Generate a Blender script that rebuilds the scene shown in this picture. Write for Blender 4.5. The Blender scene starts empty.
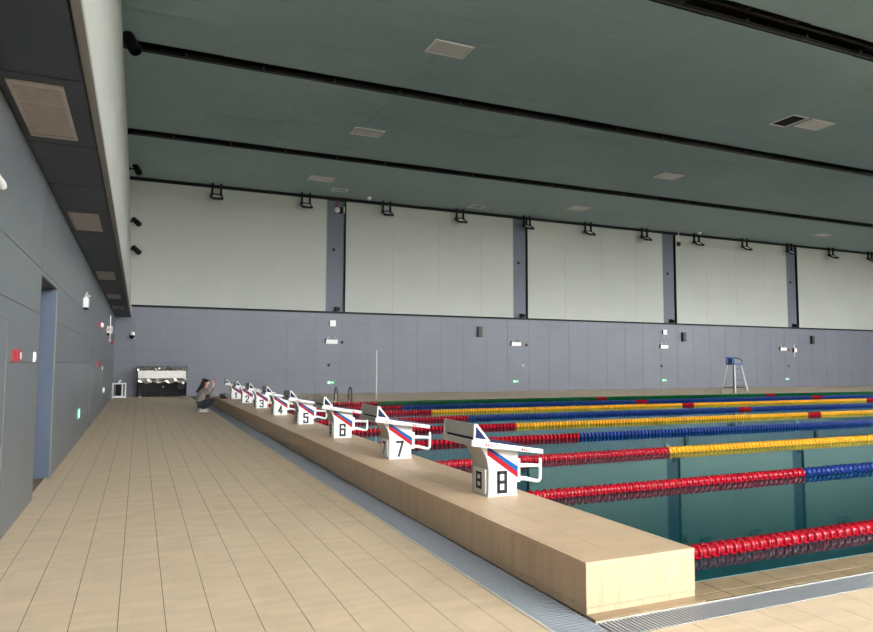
import bpy, bmesh, math, random
import numpy as np
from mathutils import Vector, Matrix

random.seed(7); RNG = np.random.default_rng(7)
scene = bpy.context.scene
C = scene.collection

# ---------------------------------------------------------------- camera
F_PX, IMG_W, IMG_H = 678.75, 873.0, 632.0
CAM_H = 1.427
_y, _t, _r = [math.radians(v) for v in (23.622, 4.06, 0.166)]
_fw = Vector((math.sin(_y)*math.cos(_t), math.cos(_y)*math.cos(_t), math.sin(_t)))
_rt = Vector((math.cos(_y), -math.sin(_y), 0.0))
_up = _rt.cross(_fw)
_rt, _up = _rt*math.cos(_r) + _up*math.sin(_r), _up*math.cos(_r) - _rt*math.sin(_r)
cam_data = bpy.data.cameras.new('camera')
cam_data.sensor_fit = 'HORIZONTAL'; cam_data.sensor_width = 36.0
cam_data.lens = F_PX/IMG_W*36.0
cam_data.clip_start = 0.05; cam_data.clip_end = 500
cam = bpy.data.objects.new('camera', cam_data); C.objects.link(cam)
_m = Matrix((_rt, _up, -_fw)).transposed().to_4x4(); _m.translation = (0, 0, CAM_H)
cam.matrix_world = _m
scene.camera = cam

def in_view(p, m=12):
    d = Vector(p) - Vector((0, 0, CAM_H)); z = d.dot(_fw)
    if z < 0.2: return False
    x = IMG_W/2 + F_PX*d.dot(_rt)/z; y = IMG_H/2 - F_PX*d.dot(_up)/z
    return -m < x < IMG_W+m and -m < y < IMG_H+m

# ---------------------------------------------------------------- sky, daylight, exposure
Y_NEAR, X_RIGHT, Y_FAR, X_LEFT = -9.0, 57.0, 31.7, -0.973
Z_CEIL = 9.45
world = bpy.data.worlds.new('overcast_sky'); scene.world = world; world.use_nodes = True
_bg = world.node_tree.nodes['Background']
_bg.inputs['Color'].default_value = (0.98, 0.985, 1.0, 1); _bg.inputs['Strength'].default_value = 10.5
WIN_Z0, WIN_Z1 = 3.9, 9.3
WIN_BAYS = [(-0.3, 3.4), (3.8, 8.07), (9.01, 13.5), (13.9, 18.32), (19.22, 23.7), (24.1, 28.62), (29.63, 34.1), (34.5, 39.08), (40.1, 44.5), (44.9, 49.4), (50.4, 56.5)]
WIN_SIDE = [(-8.0 + 4.0*k, -4.6 + 4.0*k) for k in range(5)]            # unseen end-wall windows, added to brighten the right side
def portal(w, h, loc, rot):                        # guides the sky light through the window openings
    ld = bpy.data.lights.new('window_portal', 'AREA'); ld.shape = 'RECTANGLE'
    ld.size = w; ld.size_y = h; ld.cycles.is_portal = True
    lo = bpy.data.objects.new('window_portal', ld); C.objects.link(lo); lo.location = loc; lo.rotation_euler = rot
R90 = math.radians(90)
portal(56.0, WIN_Z1-WIN_Z0, (28.2, Y_NEAR-0.12, (WIN_Z0+WIN_Z1)/2), (R90, 0, math.pi))
portal(WIN_Z1-WIN_Z0, 19.6, (X_RIGHT+0.12, 1.7, (WIN_Z0+WIN_Z1)/2), (0, R90, 0))
vs = scene.view_settings
scene.display_settings.display_device = 'sRGB'
vs.view_transform = 'Standard'; vs.look = 'None'; vs.gamma = 1.0; vs.use_curve_mapping = False
vs.exposure = 1.5
try:
    scene.cycles.use_denoising = True
    scene.cycles.max_bounces = 8; scene.cycles.diffuse_bounces = 5; scene.cycles.glossy_bounces = 4
    scene.cycles.sample_clamp_indirect = 6.0
except Exception: pass

# ---------------------------------------------------------------- materials
MATS = {}
def mat(name, col, rough=0.6, metal=0.0, spec=0.5, noise=None, emit=None, bump=None, coat=0.0, ior=None):
    """noise=(scale, amount, stretch) multiplies the colour by a soft pattern; bump=(scale, strength)"""
    if name in MATS: return MATS[name]
    m = bpy.data.materials.new(name); m.use_nodes = True; MATS[name] = m
    nt = m.node_tree; N = nt.nodes; L = nt.links; b = N['Principled BSDF']
    b.inputs['Base Color'].default_value = (*col, 1); b.inputs['Roughness'].default_value = rough
    b.inputs['Metallic'].default_value = metal; b.inputs['Specular IOR Level'].default_value = spec
    b.inputs['Coat Weight'].default_value = coat
    if ior: b.inputs['IOR'].default_value = ior
    if noise or bump:
        geo = N.new('ShaderNodeNewGeometry'); mp = N.new('ShaderNodeMapping')
        L.new(geo.outputs['Position'], mp.inputs['Vector'])
        if noise: mp.inputs['Scale'].default_value = noise[2] if len(noise) > 2 else (1, 1, 1)
    if noise:
        nz = N.new('ShaderNodeTexNoise'); nz.inputs['Scale'].default_value = noise[0]; nz.inputs['Detail'].default_value = 5
        L.new(mp.outputs[0], nz.inputs['Vector'])
        mr = N.new('ShaderNodeMapRange'); mr.inputs[1].default_value = 0.3; mr.inputs[2].default_value = 0.7
        mr.inputs[3].default_value = 1-noise[1]; mr.inputs[4].default_value = 1+noise[1]
        L.new(nz.outputs['Fac'], mr.inputs[0])
        mx = N.new('ShaderNodeVectorMath'); mx.operation = 'SCALE'; mx.inputs[0].default_value = col
        L.new(mr.outputs[0], mx.inputs['Scale']); L.new(mx.outputs[0], b.inputs['Base Color'])
    if bump:
        nb = N.new('ShaderNodeTexNoise'); nb.inputs['Scale'].default_value = bump[0]; nb.inputs['Detail'].default_value = 3
        L.new(geo.outputs['Position'], nb.inputs['Vector'])
        bp = N.new('ShaderNodeBump'); bp.inputs['Strength'].default_value = bump[1]; bp.inputs['Distance'].default_value = 0.01
        L.new(nb.outputs['Fac'], bp.inputs['Height']); L.new(bp.outputs[0], b.inputs['Normal'])
    if emit:
        b.inputs['Emission Color'].default_value = (*emit[0], 1); b.inputs['Emission Strength'].default_value = emit[1]
    return m

def tile_mat(name, col, rough, pitch, var, streak=0.06, stain=None, spec=0.4):
    """glazed tile: each tile a slightly different tone (cell noise), faint streaks and blotches"""
    m = bpy.data.materials.new(name); m.use_nodes = True; MATS[name] = m
    nt = m.node_tree; N = nt.nodes; L = nt.links; b = N['Principled BSDF']
    b.inputs['Roughness'].default_value = rough; b.inputs['Specular IOR Level'].default_value = spec
    geo = N.new('ShaderNodeNewGeometry')
    dv = N.new('ShaderNodeVectorMath'); dv.operation = 'DIVIDE'; dv.inputs[1].default_value = pitch
    L.new(geo.outputs['Position'], dv.inputs[0])
    fl = N.new('ShaderNodeVectorMath'); fl.operation = 'FLOOR'; L.new(dv.outputs[0], fl.inputs[0])
    wn = N.new('ShaderNodeTexWhiteNoise'); wn.noise_dimensions = '3D'; L.new(fl.outputs[0], wn.inputs['Vector'])
    mr = N.new('ShaderNodeMapRange'); mr.inputs[3].default_value = 1-var; mr.inputs[4].default_value = 1+var
    L.new(wn.outputs['Value'], mr.inputs[0])
    mp = N.new('ShaderNodeMapping'); mp.inputs['Scale'].default_value = (1.0, 5.0, 1.0); L.new(geo.outputs['Position'], mp.inputs['Vector'])
    nz = N.new('ShaderNodeTexNoise'); nz.inputs['Scale'].default_value = 2.2; nz.inputs['Detail'].default_value = 6
    L.new(mp.outputs[0], nz.inputs['Vector'])
    m2 = N.new('ShaderNodeMapRange'); m2.inputs[1].default_value = .3; m2.inputs[2].default_value = .7
    m2.inputs[3].default_value = 1-streak; m2.inputs[4].default_value = 1+streak; L.new(nz.outputs['Fac'], m2.inputs[0])
    mu = N.new('ShaderNodeMath'); mu.operation = 'MULTIPLY'; L.new(mr.outputs[0], mu.inputs[0]); L.new(m2.outputs[0], mu.inputs[1])
    sc = N.new('ShaderNodeVectorMath'); sc.operation = 'SCALE'; sc.inputs[0].default_value = col
    L.new(mu.outputs[0], sc.inputs['Scale']); out = sc.outputs[0]
    if stain:                                       # water-run marks on the upright faces
        mq = N.new('ShaderNodeMapping'); mq.inputs['Scale'].default_value = (14.0, 14.0, 1.2); L.new(geo.outputs['Position'], mq.inputs['Vector'])
        ns = N.new('ShaderNodeTexNoise'); ns.inputs['Scale'].default_value = 1.0; ns.inputs['Detail'].default_value = 4
        L.new(mq.outputs[0], ns.inputs['Vector'])
        mm = N.new('ShaderNodeMapRange'); mm.inputs[1].default_value = .48; mm.inputs[2].default_value = .75; mm.inputs[4].default_value = stain
        L.new(ns.outputs['Fac'], mm.inputs[0])
        mix = N.new('ShaderNodeMix'); mix.data_type = 'RGBA'; mix.inputs['B'].default_value = (col[0]*.45, col[1]*.40, col[2]*.34, 1)
        L.new(mm.outputs[0], mix.inputs['Factor']); L.new(out, mix.inputs['A']); out = mix.outputs['Result']
    L.new(out, b.inputs['Base Color'])
    return m

M_DECK = tile_mat('beige_deck_tile', (0.705, 0.535, 0.368), 0.45, (0.2425, 0.12, 50), 0.035)
M_PLAT = tile_mat('cream_platform_tile', (0.61, 0.43, 0.278), 0.42, (0.2425, 0.12, 50), 0.03, 0.04)
M_PLATS = tile_mat('cream_side_tile', (0.61, 0.43, 0.278), 0.42, (0.12, 0.12, 50), 0.012, 0.03, stain=0.25)
M_PLATE = M_PLATS
M_GROUT = mat('brown_grout', (0.17, 0.125, 0.08), 0.9, noise=(3, .3))
M_FARDECK = tile_mat('beige_far_deck', (0.705, 0.535, 0.368), 0.45, (0.2425, 0.12, 50), 0.05)
M_WETG = mat('wet_dark_grout', (0.05, 0.036, 0.022), 0.6)
M_GRATE = mat('grey_grate_plastic', (0.40, 0.41, 0.44), 0.5)
M_TRIMW = mat('pale_grate_frame', (0.58, 0.55, 0.50), 0.5)
M_DARK = mat('dark_channel', (0.012, 0.012, 0.013), 0.9)
M_BLUE = mat('slate_blue_panel', (0.160, 0.162, 0.193), 0.42, spec=0.35, noise=(.8, .05))
M_JAMB = mat('blue_jamb_panel', (0.080, 0.102, 0.150), 0.4)
M_PILL = mat('dark_blue_pillar_panel', (0.108, 0.116, 0.146), 0.45, spec=0.3)
M_JOINT = mat('dark_joint', (0.112, 0.115, 0.140), 0.8)
M_WHITEP = mat('pale_grey_panel', (0.40, 0.40, 0.365), 0.7, noise=(.5, .03))
M_WJOINT = mat('pale_joint', (0.325, 0.325, 0.295), 0.8)
M_CEIL = mat('green_grey_ceiling', (0.32, 0.415, 0.42), 0.75, noise=(.35, .05))
M_CJOINT = mat('ceiling_joint', (0.285, 0.365, 0.365), 0.85)
M_SOFF = mat('dark_slate_soffit', (0.029, 0.040, 0.062), 0.55, noise=(1.2, .08))
M_WALLL = mat('blue_grey_wall_panel', (0.125, 0.138, 0.150), 0.36, spec=0.4, noise=(.7, .04))
M_FASC = mat('off_white_fascia', (0.375, 0.375, 0.345), 0.65, noise=(1.5, .03))
M_LIP = mat('grey_lip', (0.20, 0.20, 0.19), 0.6)
M_BLACK = mat('black_metal', (0.004, 0.004, 0.0045), 0.5, spec=0.2)
M_VOID = mat('roof_void', (0.008, 0.008, 0.008), 0.9)
M_STEEL = mat('dark_steel', (0.035, 0.033, 0.03), 0.5)
M_TRUSS = mat('darkened_truss_steel', (0.028, 0.025, 0.022), 0.6, spec=0.2)  # steel darkened to put shade into the ceiling slots
M_RAILG = mat('grey_track', (0.04, 0.037, 0.034), 0.5)
M_GRILLE = mat('vent_grey', (0.78, 0.73, 0.71), 0.6)
M_GRILLEW = mat('vent_beige', (0.44, 0.40, 0.375), 0.6)
M_GRILLED = mat('vent_inside', (0.12, 0.12, 0.125), 0.7)
M_WPLAST = mat('white_plastic', (0.80, 0.80, 0.78), 0.4)
M_BLOCKW = mat('white_fibreglass', (0.74, 0.735, 0.72), 0.28, coat=0.2)
M_BLOCKG = mat('shade_grey_fibreglass', (0.42, 0.41, 0.39), 0.5, noise=(30, .06))  # darker copy of the white, paints shade on the rear faces
M_NAVY = mat('navy_blue', (0.004, 0.010, 0.065), 0.5, spec=0.2)
M_SBLUE = mat('stripe_blue', (0.002, 0.075, 0.26), 0.5, spec=0.2)
M_SRED = mat('stripe_red', (0.36, 0.003, 0.010), 0.5, spec=0.2)
M_NUM = mat('black_print', (0.012, 0.012, 0.012), 0.5)
M_FRED = mat('float_red', (0.40, 0.004, 0.016), 0.16, spec=0.6)
M_FBLU = mat('float_blue', (0.006, 0.026, 0.17), 0.35, spec=0.35)
M_FYEL = mat('float_yellow', (0.72, 0.34, 0.012), 0.3, spec=0.4)
M_FGRN = mat('float_green', (0.004, 0.10, 0.022), 0.25, spec=0.6)
M_CABLE = mat('steel_cable', (0.4, 0.4, 0.4), 0.35, metal=1)
M_CHROME = mat('polished_steel', (0.62, 0.62, 0.62), 0.2, metal=1)
M_ALU = mat('aluminium_tube', (0.50, 0.48, 0.46), 0.4, metal=0.3)
M_CHBLUE = mat('blue_seat', (0.012, 0.06, 0.23), 0.45)
M_GREENS = mat('green_exit_face', (0.02, 0.30, 0.12), 0.4, emit=((0.05, 0.75, 0.35), 0.15))
M_WSIGN = mat('lit_exit_mark', (0.8, 0.9, 0.85), 0.4, emit=((0.8, 1.0, 0.9), 0.35))
M_REDBOX = mat('alarm_red', (0.32, 0.008, 0.014), 0.4)
M_GLOSSB = mat('gloss_black', (0.003, 0.003, 0.004), 0.15, spec=0.2)
M_CRINK = mat('crinkled_black_film', (0.45, 0.43, 0.40), 0.12, metal=0.9, bump=(7, 1.0))
M_SILV = mat('mottled_silver_panel', (0.80, 0.76, 0.70), 0.35, noise=(9, .12))
M_GREYB = mat('grey_cabinet', (0.13, 0.135, 0.15), 0.5)
M_POOLT = mat('pale_blue_pool_tile', (0.22, 0.42, 0.50), 0.3)
M_SKIN = mat('skin', (0.62, 0.34, 0.24), 0.5)
M_HAIR = mat('black_hair', (0.008, 0.007, 0.007), 0.4)
M_JACK = mat('grey_brown_check_cloth', (0.20, 0.175, 0.155), 0.85, noise=(40, .5))
M_SWEAT = mat('dark_maroon_cloth', (0.045, 0.016, 0.014), 0.85)
M_TROU = mat('dark_navy_trousers', (0.016, 0.018, 0.026), 0.8)
M_SHOE = mat('white_shoe', (0.72, 0.72, 0.72), 0.5)
M_BAG = mat('black_bag_cloth', (0.008, 0.008, 0.009), 0.6)
M_GROUND = mat('outdoor_ground', (0.10, 0.11, 0.09), 0.9, noise=(.2, .1))
M_PLAIN = mat('plain_wall_paint', (0.34, 0.35, 0.36), 0.7, noise=(.4, .04))

def water_mat():
    m = bpy.data.materials.new('pool_water'); m.use_nodes = True
    nt = m.node_tree; N = nt.nodes; L = nt.links; b = N['Principled BSDF']
    N.remove(b); out = [n for n in N if n.type == 'OUTPUT_MATERIAL'][0]
    df = N.new('ShaderNodeBsdfDiffuse'); df.inputs['Color'].default_value = (0.001, 0.040, 0.051, 1)
    gl = N.new('ShaderNodeBsdfGlossy'); gl.inputs['Color'].default_value = (0.62, 0.97, 0.98, 1); gl.inputs['Roughness'].default_value = 0.04
    fr = N.new('ShaderNodeFresnel'); fr.inputs['IOR'].default_value = 1.27
    mx = N.new('ShaderNodeMixShader'); L.new(fr.outputs[0], mx.inputs[0]); L.new(df.outputs[0], mx.inputs[1]); L.new(gl.outputs[0], mx.inputs[2]); L.new(mx.outputs[0], out.inputs[0])
    geo = N.new('ShaderNodeNewGeometry'); mp = N.new('ShaderNodeMapping'); mp.inputs['Scale'].default_value = (1.0, 2.4, 1)
    L.new(geo.outputs['Position'], mp.inputs['Vector'])
    nz = N.new('ShaderNodeTexNoise'); nz.inputs['Scale'].default_value = 3.2; nz.inputs['Detail'].default_value = 2
    L.new(mp.outputs[0], nz.inputs['Vector'])
    bp = N.new('ShaderNodeBump'); bp.inputs['Strength'].default_value = 0.05; bp.inputs['Distance'].default_value = 0.01
    L.new(nz.outputs['Fac'], bp.inputs['Height'])
    for n in (df, gl, fr): L.new(bp.outputs[0], n.inputs['Normal'])
    return m
M_WATER = water_mat()

def glass_mat():
    m = bpy.data.materials.new('window_glass'); m.use_nodes = True
    nt = m.node_tree; N = nt.nodes; L = nt.links
    for n in list(N):
        if n.type != 'OUTPUT_MATERIAL': N.remove(n)
    out = [n for n in N if n.type == 'OUTPUT_MATERIAL'][0]
    tr = N.new('ShaderNodeBsdfTransparent'); gl = N.new('ShaderNodeBsdfGlossy'); gl.inputs['Roughness'].default_value = 0.02
    tr.inputs['Color'].default_value = (0.92, 0.95, 0.94, 1)
    mx = N.new('ShaderNodeMixShader'); mx.inputs[0].default_value = 0.06
    L.new(tr.outputs[0], mx.inputs[1]); L.new(gl.outputs[0], mx.inputs[2]); L.new(mx.outputs[0], out.inputs[0])
    return m
M_GLASS = glass_mat()

# ---------------------------------------------------------------- mesh helpers
class MB:
    def __init__(s): s.v = []; s.f = []
    def quadbox(s, c8):
        o = len(s.v); s.v += [tuple(p) for p in c8]
        s.f += [tuple(o+i for i in q) for q in ((0,3,2,1),(4,5,6,7),(0,1,5,4),(1,2,6,5),(2,3,7,6),(3,0,4,7))]
        return s
    def box(s, x0, x1, y0, y1, z0, z1):
        return s.quadbox([(x0,y0,z0),(x1,y0,z0),(x1,y1,z0),(x0,y1,z0),(x0,y0,z1),(x1,y0,z1),(x1,y1,z1),(x0,y1,z1)])
    def prism(s, poly, axis, a, b):
        """poly: 2-D outline; axis 'y' -> poly is (x,z); 'x' -> (y,z); 'z' -> (x,y)"""
        def P(u, w, t): return {'y': (u, t, w), 'x': (t, u, w), 'z': (u, w, t)}[axis]
        n = len(poly); o = len(s.v)
        s.v += [P(u, w, a) for u, w in poly] + [P(u, w, b) for u, w in poly]
        s.f.append(tuple(range(o, o+n))); s.f.append(tuple(range(o+2*n-1, o+n-1, -1)))
        s.f += [(o+i, o+n+i, o+n+(i+1) % n, o+(i+1) % n) for i in range(n)]
        return s
    def tube(s, pts, r, n=8, caps=True):
        pts = [Vector(p) for p in pts]; rs = r if isinstance(r, (list, tuple)) else [r]*len(pts)
        t0 = (pts[1]-pts[0]).normalized(); u = t0.orthogonal().normalized(); o = len(s.v)
        for i, p in enumerate(pts):
            if i == 0: t = t0
            elif i == len(pts)-1: t = (pts[i]-pts[i-1]).normalized()
            else: t = ((pts[i+1]-pts[i]).normalized() + (pts[i]-pts[i-1]).normalized()).normalized()
            u = (u - t*u.dot(t)).normalized(); w = t.cross(u)
            for k in range(n):
                a = 2*math.pi*k/n; s.v.append(tuple(p + (u*math.cos(a) + w*math.sin(a))*rs[i]))
        for i in range(len(pts)-1):
            for k in range(n):
                k2 = (k+1) % n; s.f.append((o+i*n+k, o+i*n+k2, o+(i+1)*n+k2, o+(i+1)*n+k))
        if caps:
            s.f.append(tuple(range(o+n-1, o-1, -1))); e = o+(len(pts)-1)*n; s.f.append(tuple(range(e, e+n)))
        return s
    def lathe(s, prof, n=12, axis='z', at=(0, 0, 0)):
        """prof: list of (radius, height along axis)"""
        o = len(s.v); ax = Vector(at)
        for r, h in prof:
            for k in range(n):
                a = 2*math.pi*k/n; c, d = r*math.cos(a), r*math.sin(a)
                s.v.append(tuple(ax + Vector({'z': (c, d, h), 'x': (h, c, d), 'y': (d, h, c)}[axis])))
        for i in range(len(prof)-1):
            for k in range(n):
                k2 = (k+1) % n; s.f.append((o+i*n+k, o+i*n+k2, o+(i+1)*n+k2, o+(i+1)*n+k))
        s.f.append(tuple(range(o+n-1, o-1, -1))); e = o+(len(prof)-1)*n; s.f.append(tuple(range(e, e+n)))
        return s
    def mesh(s, name, m, smooth=False):
        me = bpy.data.meshes.new(name); me.from_pydata(s.v, [], s.f); me.materials.append(m)
        if smooth:
            me.polygons.foreach_set('use_smooth', [True]*len(me.polygons))
            try: me.set_sharp_from_angle(angle=math.radians(38))
            except Exception: pass
        me.update(); return me
    def build(s, name, m, parent=None, loc=None, smooth=False, bevel=0.0):
        o = link(name, s.mesh(name, m, smooth), parent, loc)
        if bevel:
            bv = o.modifiers.new('edge', 'BEVEL'); bv.width = bevel; bv.segments = 2; bv.limit_method = 'ANGLE'
        return o

def link(name, me, parent=None, loc=None, rot=None):
    o = bpy.data.objects.new(name, me); C.objects.link(o)
    if parent: o.parent = parent
    if loc is not None: o.location = loc
    if rot is not None: o.rotation_euler = rot
    return o
def tag(o, label=None, cat=None, group=None, kind=None):
    if label: o['label'] = label
    if cat: o['category'] = cat
    if group: o['group'] = group
    if kind: o['kind'] = kind
    return o
def thing(name, label, cat, loc=(0, 0, 0), rotz=0, group=None):
    o = link(name, None, None, loc, (0, 0, rotz)); o.empty_display_size = 0.1
    return tag(o, label, cat, group)
def struct(name, mb, m, label=None, **k):
    o = mb.build(name, m, **k); return tag(o, label, None, None, 'structure')
def replicate(name, base, offs, m, parent=None, smooth=False, mats=None, loc=None):
    """many copies of one small quad mesh joined into one mesh (numpy)"""
    bv = np.array(base.v); bf = np.array(base.f); offs = np.array(offs, float)
    n, k = len(offs), len(bv)
    V = (bv[None] + offs[:, None, :]).reshape(-1, 3)
    Fq = (bf[None] + (np.arange(n)*k)[:, None, None]).reshape(-1, 4)
    me = bpy.data.meshes.new(name); me.vertices.add(len(V)); me.vertices.foreach_set('co', V.ravel())
    me.loops.add(Fq.size); me.loops.foreach_set('vertex_index', Fq.ravel().astype(np.int32))
    me.polygons.add(len(Fq)); me.polygons.foreach_set('loop_start', np.arange(0, Fq.size, 4, dtype=np.int32))
    me.polygons.foreach_set('use_smooth', np.full(len(Fq), bool(smooth)))
    me.materials.append(m); me.update(calc_edges=True); me.validate()
    o = link(name, me, parent, loc); o['kind'] = 'stuff'; return o
def tile_base(dx, dy, h=0.008, ch=0.0022, up='z'):
    """tile with a chamfered face, face at 0, no back; quads only"""
    a, b = dx/2, dy/2; p = []
    for (i, z) in ((0, -h), (0, -ch), (ch, 0)):
        p += [(-a+i, -b+i, z), (a-i, -b+i, z), (a-i, b-i, z), (-a+i, b-i, z)]
    f = []
    for r in (0, 4): f += [(r, r+1, r+5, r+4), (r+1, r+2, r+6, r+5), (r+2, r+3, r+7, r+6), (r+3, r, r+4, r+7)]
    f.append((8, 9, 10, 11)); m = MB(); m.f = f
    m.v = [{'z': (x, y, z), '-y': (x, -z, y), '-x': (-z, -x, y), '+x': (z, x, y), '-z': (x, -y, -z)}[up] for x, y, z in p]
    return m
CAMV = Vector((0, 0, CAM_H))
def lay(parent, name, base, spots, m, limit=300, stuff_name=None, force_all=False):
    """the nearest `limit` pieces in view become parts of their own, the rest one joined part"""
    order = sorted(spots, key=lambda p: (0 if in_view(p) else 1, (Vector(p)-CAMV).length))
    nv = len(spots) if force_all else sum(1 for p in order if in_view(p)); k = min(limit, nv)
    me = base.mesh(name, m)
    for p in order[:k]: link(name, me, parent, p)
    if order[k:]: replicate(stuff_name or name+'_rows', base, order[k:], m, parent)

# ================================================================ FLOOR
XP0, XP1, YP0, YP1 = 3.165, 53.2, 3.52, 24.5           # pool
BX0, BX1, BY0, BY1, BH = 2.372, 3.178, 3.285, 24.72, 0.299
GX0, GX1 = 2.068, 2.368                                # channel along the platform
GY0, GY1 = 2.99, 3.20                                  # channel along the pool side
fl = MB(); ZB = -0.003
fl.box(X_LEFT-1.2, GX0, Y_NEAR, Y_FAR, -0.25, ZB)
fl.box(GX1, X_RIGHT, Y_NEAR, GY0, -0.25, ZB)
fl.box(GX1, XP1, GY1, YP0, -0.25, ZB)
fl.box(GX1, XP0-0.01, YP0, YP1, -0.25, ZB)
fl.box(GX0, GX1, YP1+0.2, Y_FAR, -0.25, ZB)
fl.box(XP1, X_RIGHT, GY1, YP1, -0.25, ZB)
floor = struct('floor', fl, M_GROUT, 'beige tiled pool deck')
fb = MB(); fb.box(GX1, X_RIGHT, YP1, Y_FAR, -0.25, 0.0)
fb.box(12.0, X_RIGHT, Y_NEAR, GY0, -0.2, -0.0005); fb.box(12.0, XP1, GY1, YP0, -0.2, -0.0005)
fb.build('far_deck', M_FARDECK, floor)
PX, PY, GAP = 0.2425, 0.12, 0.0045
TB = tile_base(PX-GAP, PY-0.0008, 0.006, 0.0004)
spots = []
xk0 = -0.062
rows = int((Y_FAR-Y_NEAR)/PY)
cols_left = [xk0 + PX*(k+0.5) for k in range(-4, 8)]
for j in range(rows):
    y = Y_FAR - PY*(j+0.5)
    for x in cols_left: spots.append((x, y, 0.0))
for j in range(int((GY0-Y_NEAR)/PY)):
    y = GY0 - 0.01 - PY*(j+0.5)
    for k in range(10, 50):
        x = xk0 + PX*(k+0.5)
        if x-PX/2 > GX1-0.03 and x < 12: spots.append((x, y, 0.0))
lay(floor, 'tile', TB, spots, M_DECK, 300, 'tile_field')
# narrower cut tiles beside the grate, and coping tiles at the pool edge
cw = (GX0-0.004) - (xk0+PX*8) - GAP
lay(floor, 'cut_tile', tile_base(cw, PY-0.0008, 0.006, 0.0004), [(xk0+PX*8+GAP/2+cw/2, Y_FAR-PY*(j+0.5), 0) for j in range(rows)], M_DECK, 120, 'cut_tile_row')
M_COPE = tile_mat('tan_coping_tile', (0.31, 0.222, 0.13), 0.35, (0.27, 0.2, 50), 0.10, 0.10)
lay(floor, 'coping_tile', tile_base(0.257, 0.201), [(3.30+0.268*k, 3.415, 0.0) for k in range(32)], M_COPE, 40)
lay(floor, 'coping_strip', tile_base(0.257, 0.084), [(3.30+0.268*k, 3.262, 0.0) for k in range(32)], M_COPE, 40)
MB().box(GX1+.002, BX1, GY1+.001, BY0+.004, -0.01, 0.012).build('end_ledge', M_COPE, floor)
MB().box(BX1+.002, XP1, GY1+.002, YP0-.006, -0.01, -0.0022).build('dark_coping_grout', M_WETG, floor)
pe = MB(); pe.box(XP0, XP1, YP0-0.004, YP0+0.010, -0.12, -0.002); pe.build('blue_pool_edge', M_POOLT, floor)

# grates
M_GRATE2 = mat('blue_grey_grate_plastic', (0.25, 0.262, 0.295), 0.5)
def grate(name, label, base, offs, frame_boxes, trough, gm=M_GRATE):
    t = thing(name, label, 'drain grate')
    replicate('slat_row', base, offs, gm, t)
    f = MB()
    for b in frame_boxes: f.box(*b)
    f.build('frame', M_TRIMW, t)
    g = MB(); g.box(*trough); g.build('trough', M_DARK, t)
    return t
sl = MB(); sl.box(-0.135, 0.135, -0.0065, 0.0065, -0.045, 0.0)
grate('drain_grate', 'long grey slatted drain grate beside the starting platform', sl,
      [(2.2265, y, -0.002) for y in np.arange(Y_NEAR+.1, YP1+0.15, 0.034)],
      [(GX0, GX0+0.020, Y_NEAR, YP1+0.2, -0.1, 0.001), (GX1-0.006, GX1, Y_NEAR, YP1+0.2, -0.1, -0.008)],
      (GX0, GX1, Y_NEAR, YP1+0.2, -0.24, -0.12), M_GRATE2)
sl2 = MB(); sl2.box(-0.006, 0.006, -0.096, 0.096, -0.05, 0.0)
grate('drain_grate', 'grey slatted drain grate running along the near pool edge', sl2,
      [(x, 3.095, -0.002) for x in np.arange(GX1+0.02, XP1, 0.028)],
      [(GX1, XP1, GY1-0.006, GY1, -0.1, 0.001), (GX1, XP1, GY0, GY0+0.003, -0.1, 0.0)],
      (GX1, XP1, GY0, GY1, -0.24, -0.12))

# ================================================================ POOL
pb = MB(); pb.box(XP0-.1, XP1+.1, YP0-.1, YP1+.1, -2.2, -2.0)
pb.box(XP0-.1, XP0, YP0-.1, YP1+.1, -2.0, -0.03); pb.box(XP1, XP1+.1, YP0-.1, YP1+.1, -2.0, -0.03)
pb.box(XP0, XP1, YP0-.1, YP0, -2.0, -0.26); pb.box(XP0, XP1, YP1, YP1+.1, -2.0, -0.26)
struct('floor_pool_basin', pb, M_POOLT, 'pale blue pool basin')
wa = MB(); wa.v = [(XP0, YP0, -.035), (XP1, YP0, -.035), (XP1, YP1, -.035), (XP0, YP1, -.035)]; wa.f = [(0, 1, 2, 3)]
tag(wa.build('pool_water', M_WATER), 'still dark teal water of the swimming pool', 'water', None, 'stuff')

# ================================================================ STARTING PLATFORM
plat = thing('starting_platform', 'long raised cream-tiled platform carrying the starting blocks', 'platform', (0, 0, 0))
c = MB(); c.box(BX0+.006, BX1-.006, BY0+.006, BY1-.006, -0.01, BH-0.006); c.box(BX1-.01, BX1, BY0+.2, BY1-.2, -0.2, BH-.03)
c.build('core', M_GROUT, plat)
NOSE = 0.036
sp = []
pw = (BX1-BX0-2*NOSE)/3
for j in range(int((BY1-BY0-2*NOSE)/PY)):
    for k in range(3): sp.append((BX0+NOSE+pw*(k+.5), BY0+NOSE+PY*(j+.5), BH))
lay(plat, 'top_tile', tile_base(pw-0.003, PY-0.0010, 0.006, 0.0005), sp, M_PLAT, 300, 'top_tile_rows')
ss = [(BX0, BY0+PY*(j+.5), 0.046+0.1165) for j in range(int((BY1-BY0)/PY))]
lay(plat, 'side_tile', tile_base(PY-0.0015, 0.231, .008, .001, '-x'), ss, M_PLATS, 180, 'side_tile_row')
s2 = [(BX0, BY0+0.24*(j+.5), 0.023) for j in range(int((BY1-BY0)/0.24))]
lay(plat, 'skirting_tile', tile_base(0.2375, 0.042, up='-x'), s2, M_PLATS, 90, 'skirting_row')
ew = (BX1-BX0)/7
lay(plat, 'end_tile', tile_base(ew-0.0008, 0.231, .006, .0004, '-y'), [(BX0+ew*(k+.5), BY0, 0.046+.1165) for k in range(7)], M_PLATE, 10)
lay(plat, 'end_skirting_tile', tile_base(ew*1.75-.0025, 0.042, up='-y'), [(BX0+ew*1.75*(k+.5), BY0, 0.023) for k in range(4)], M_PLATE, 10)
no = MB()                                        # rounded nosing round the top edge
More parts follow.
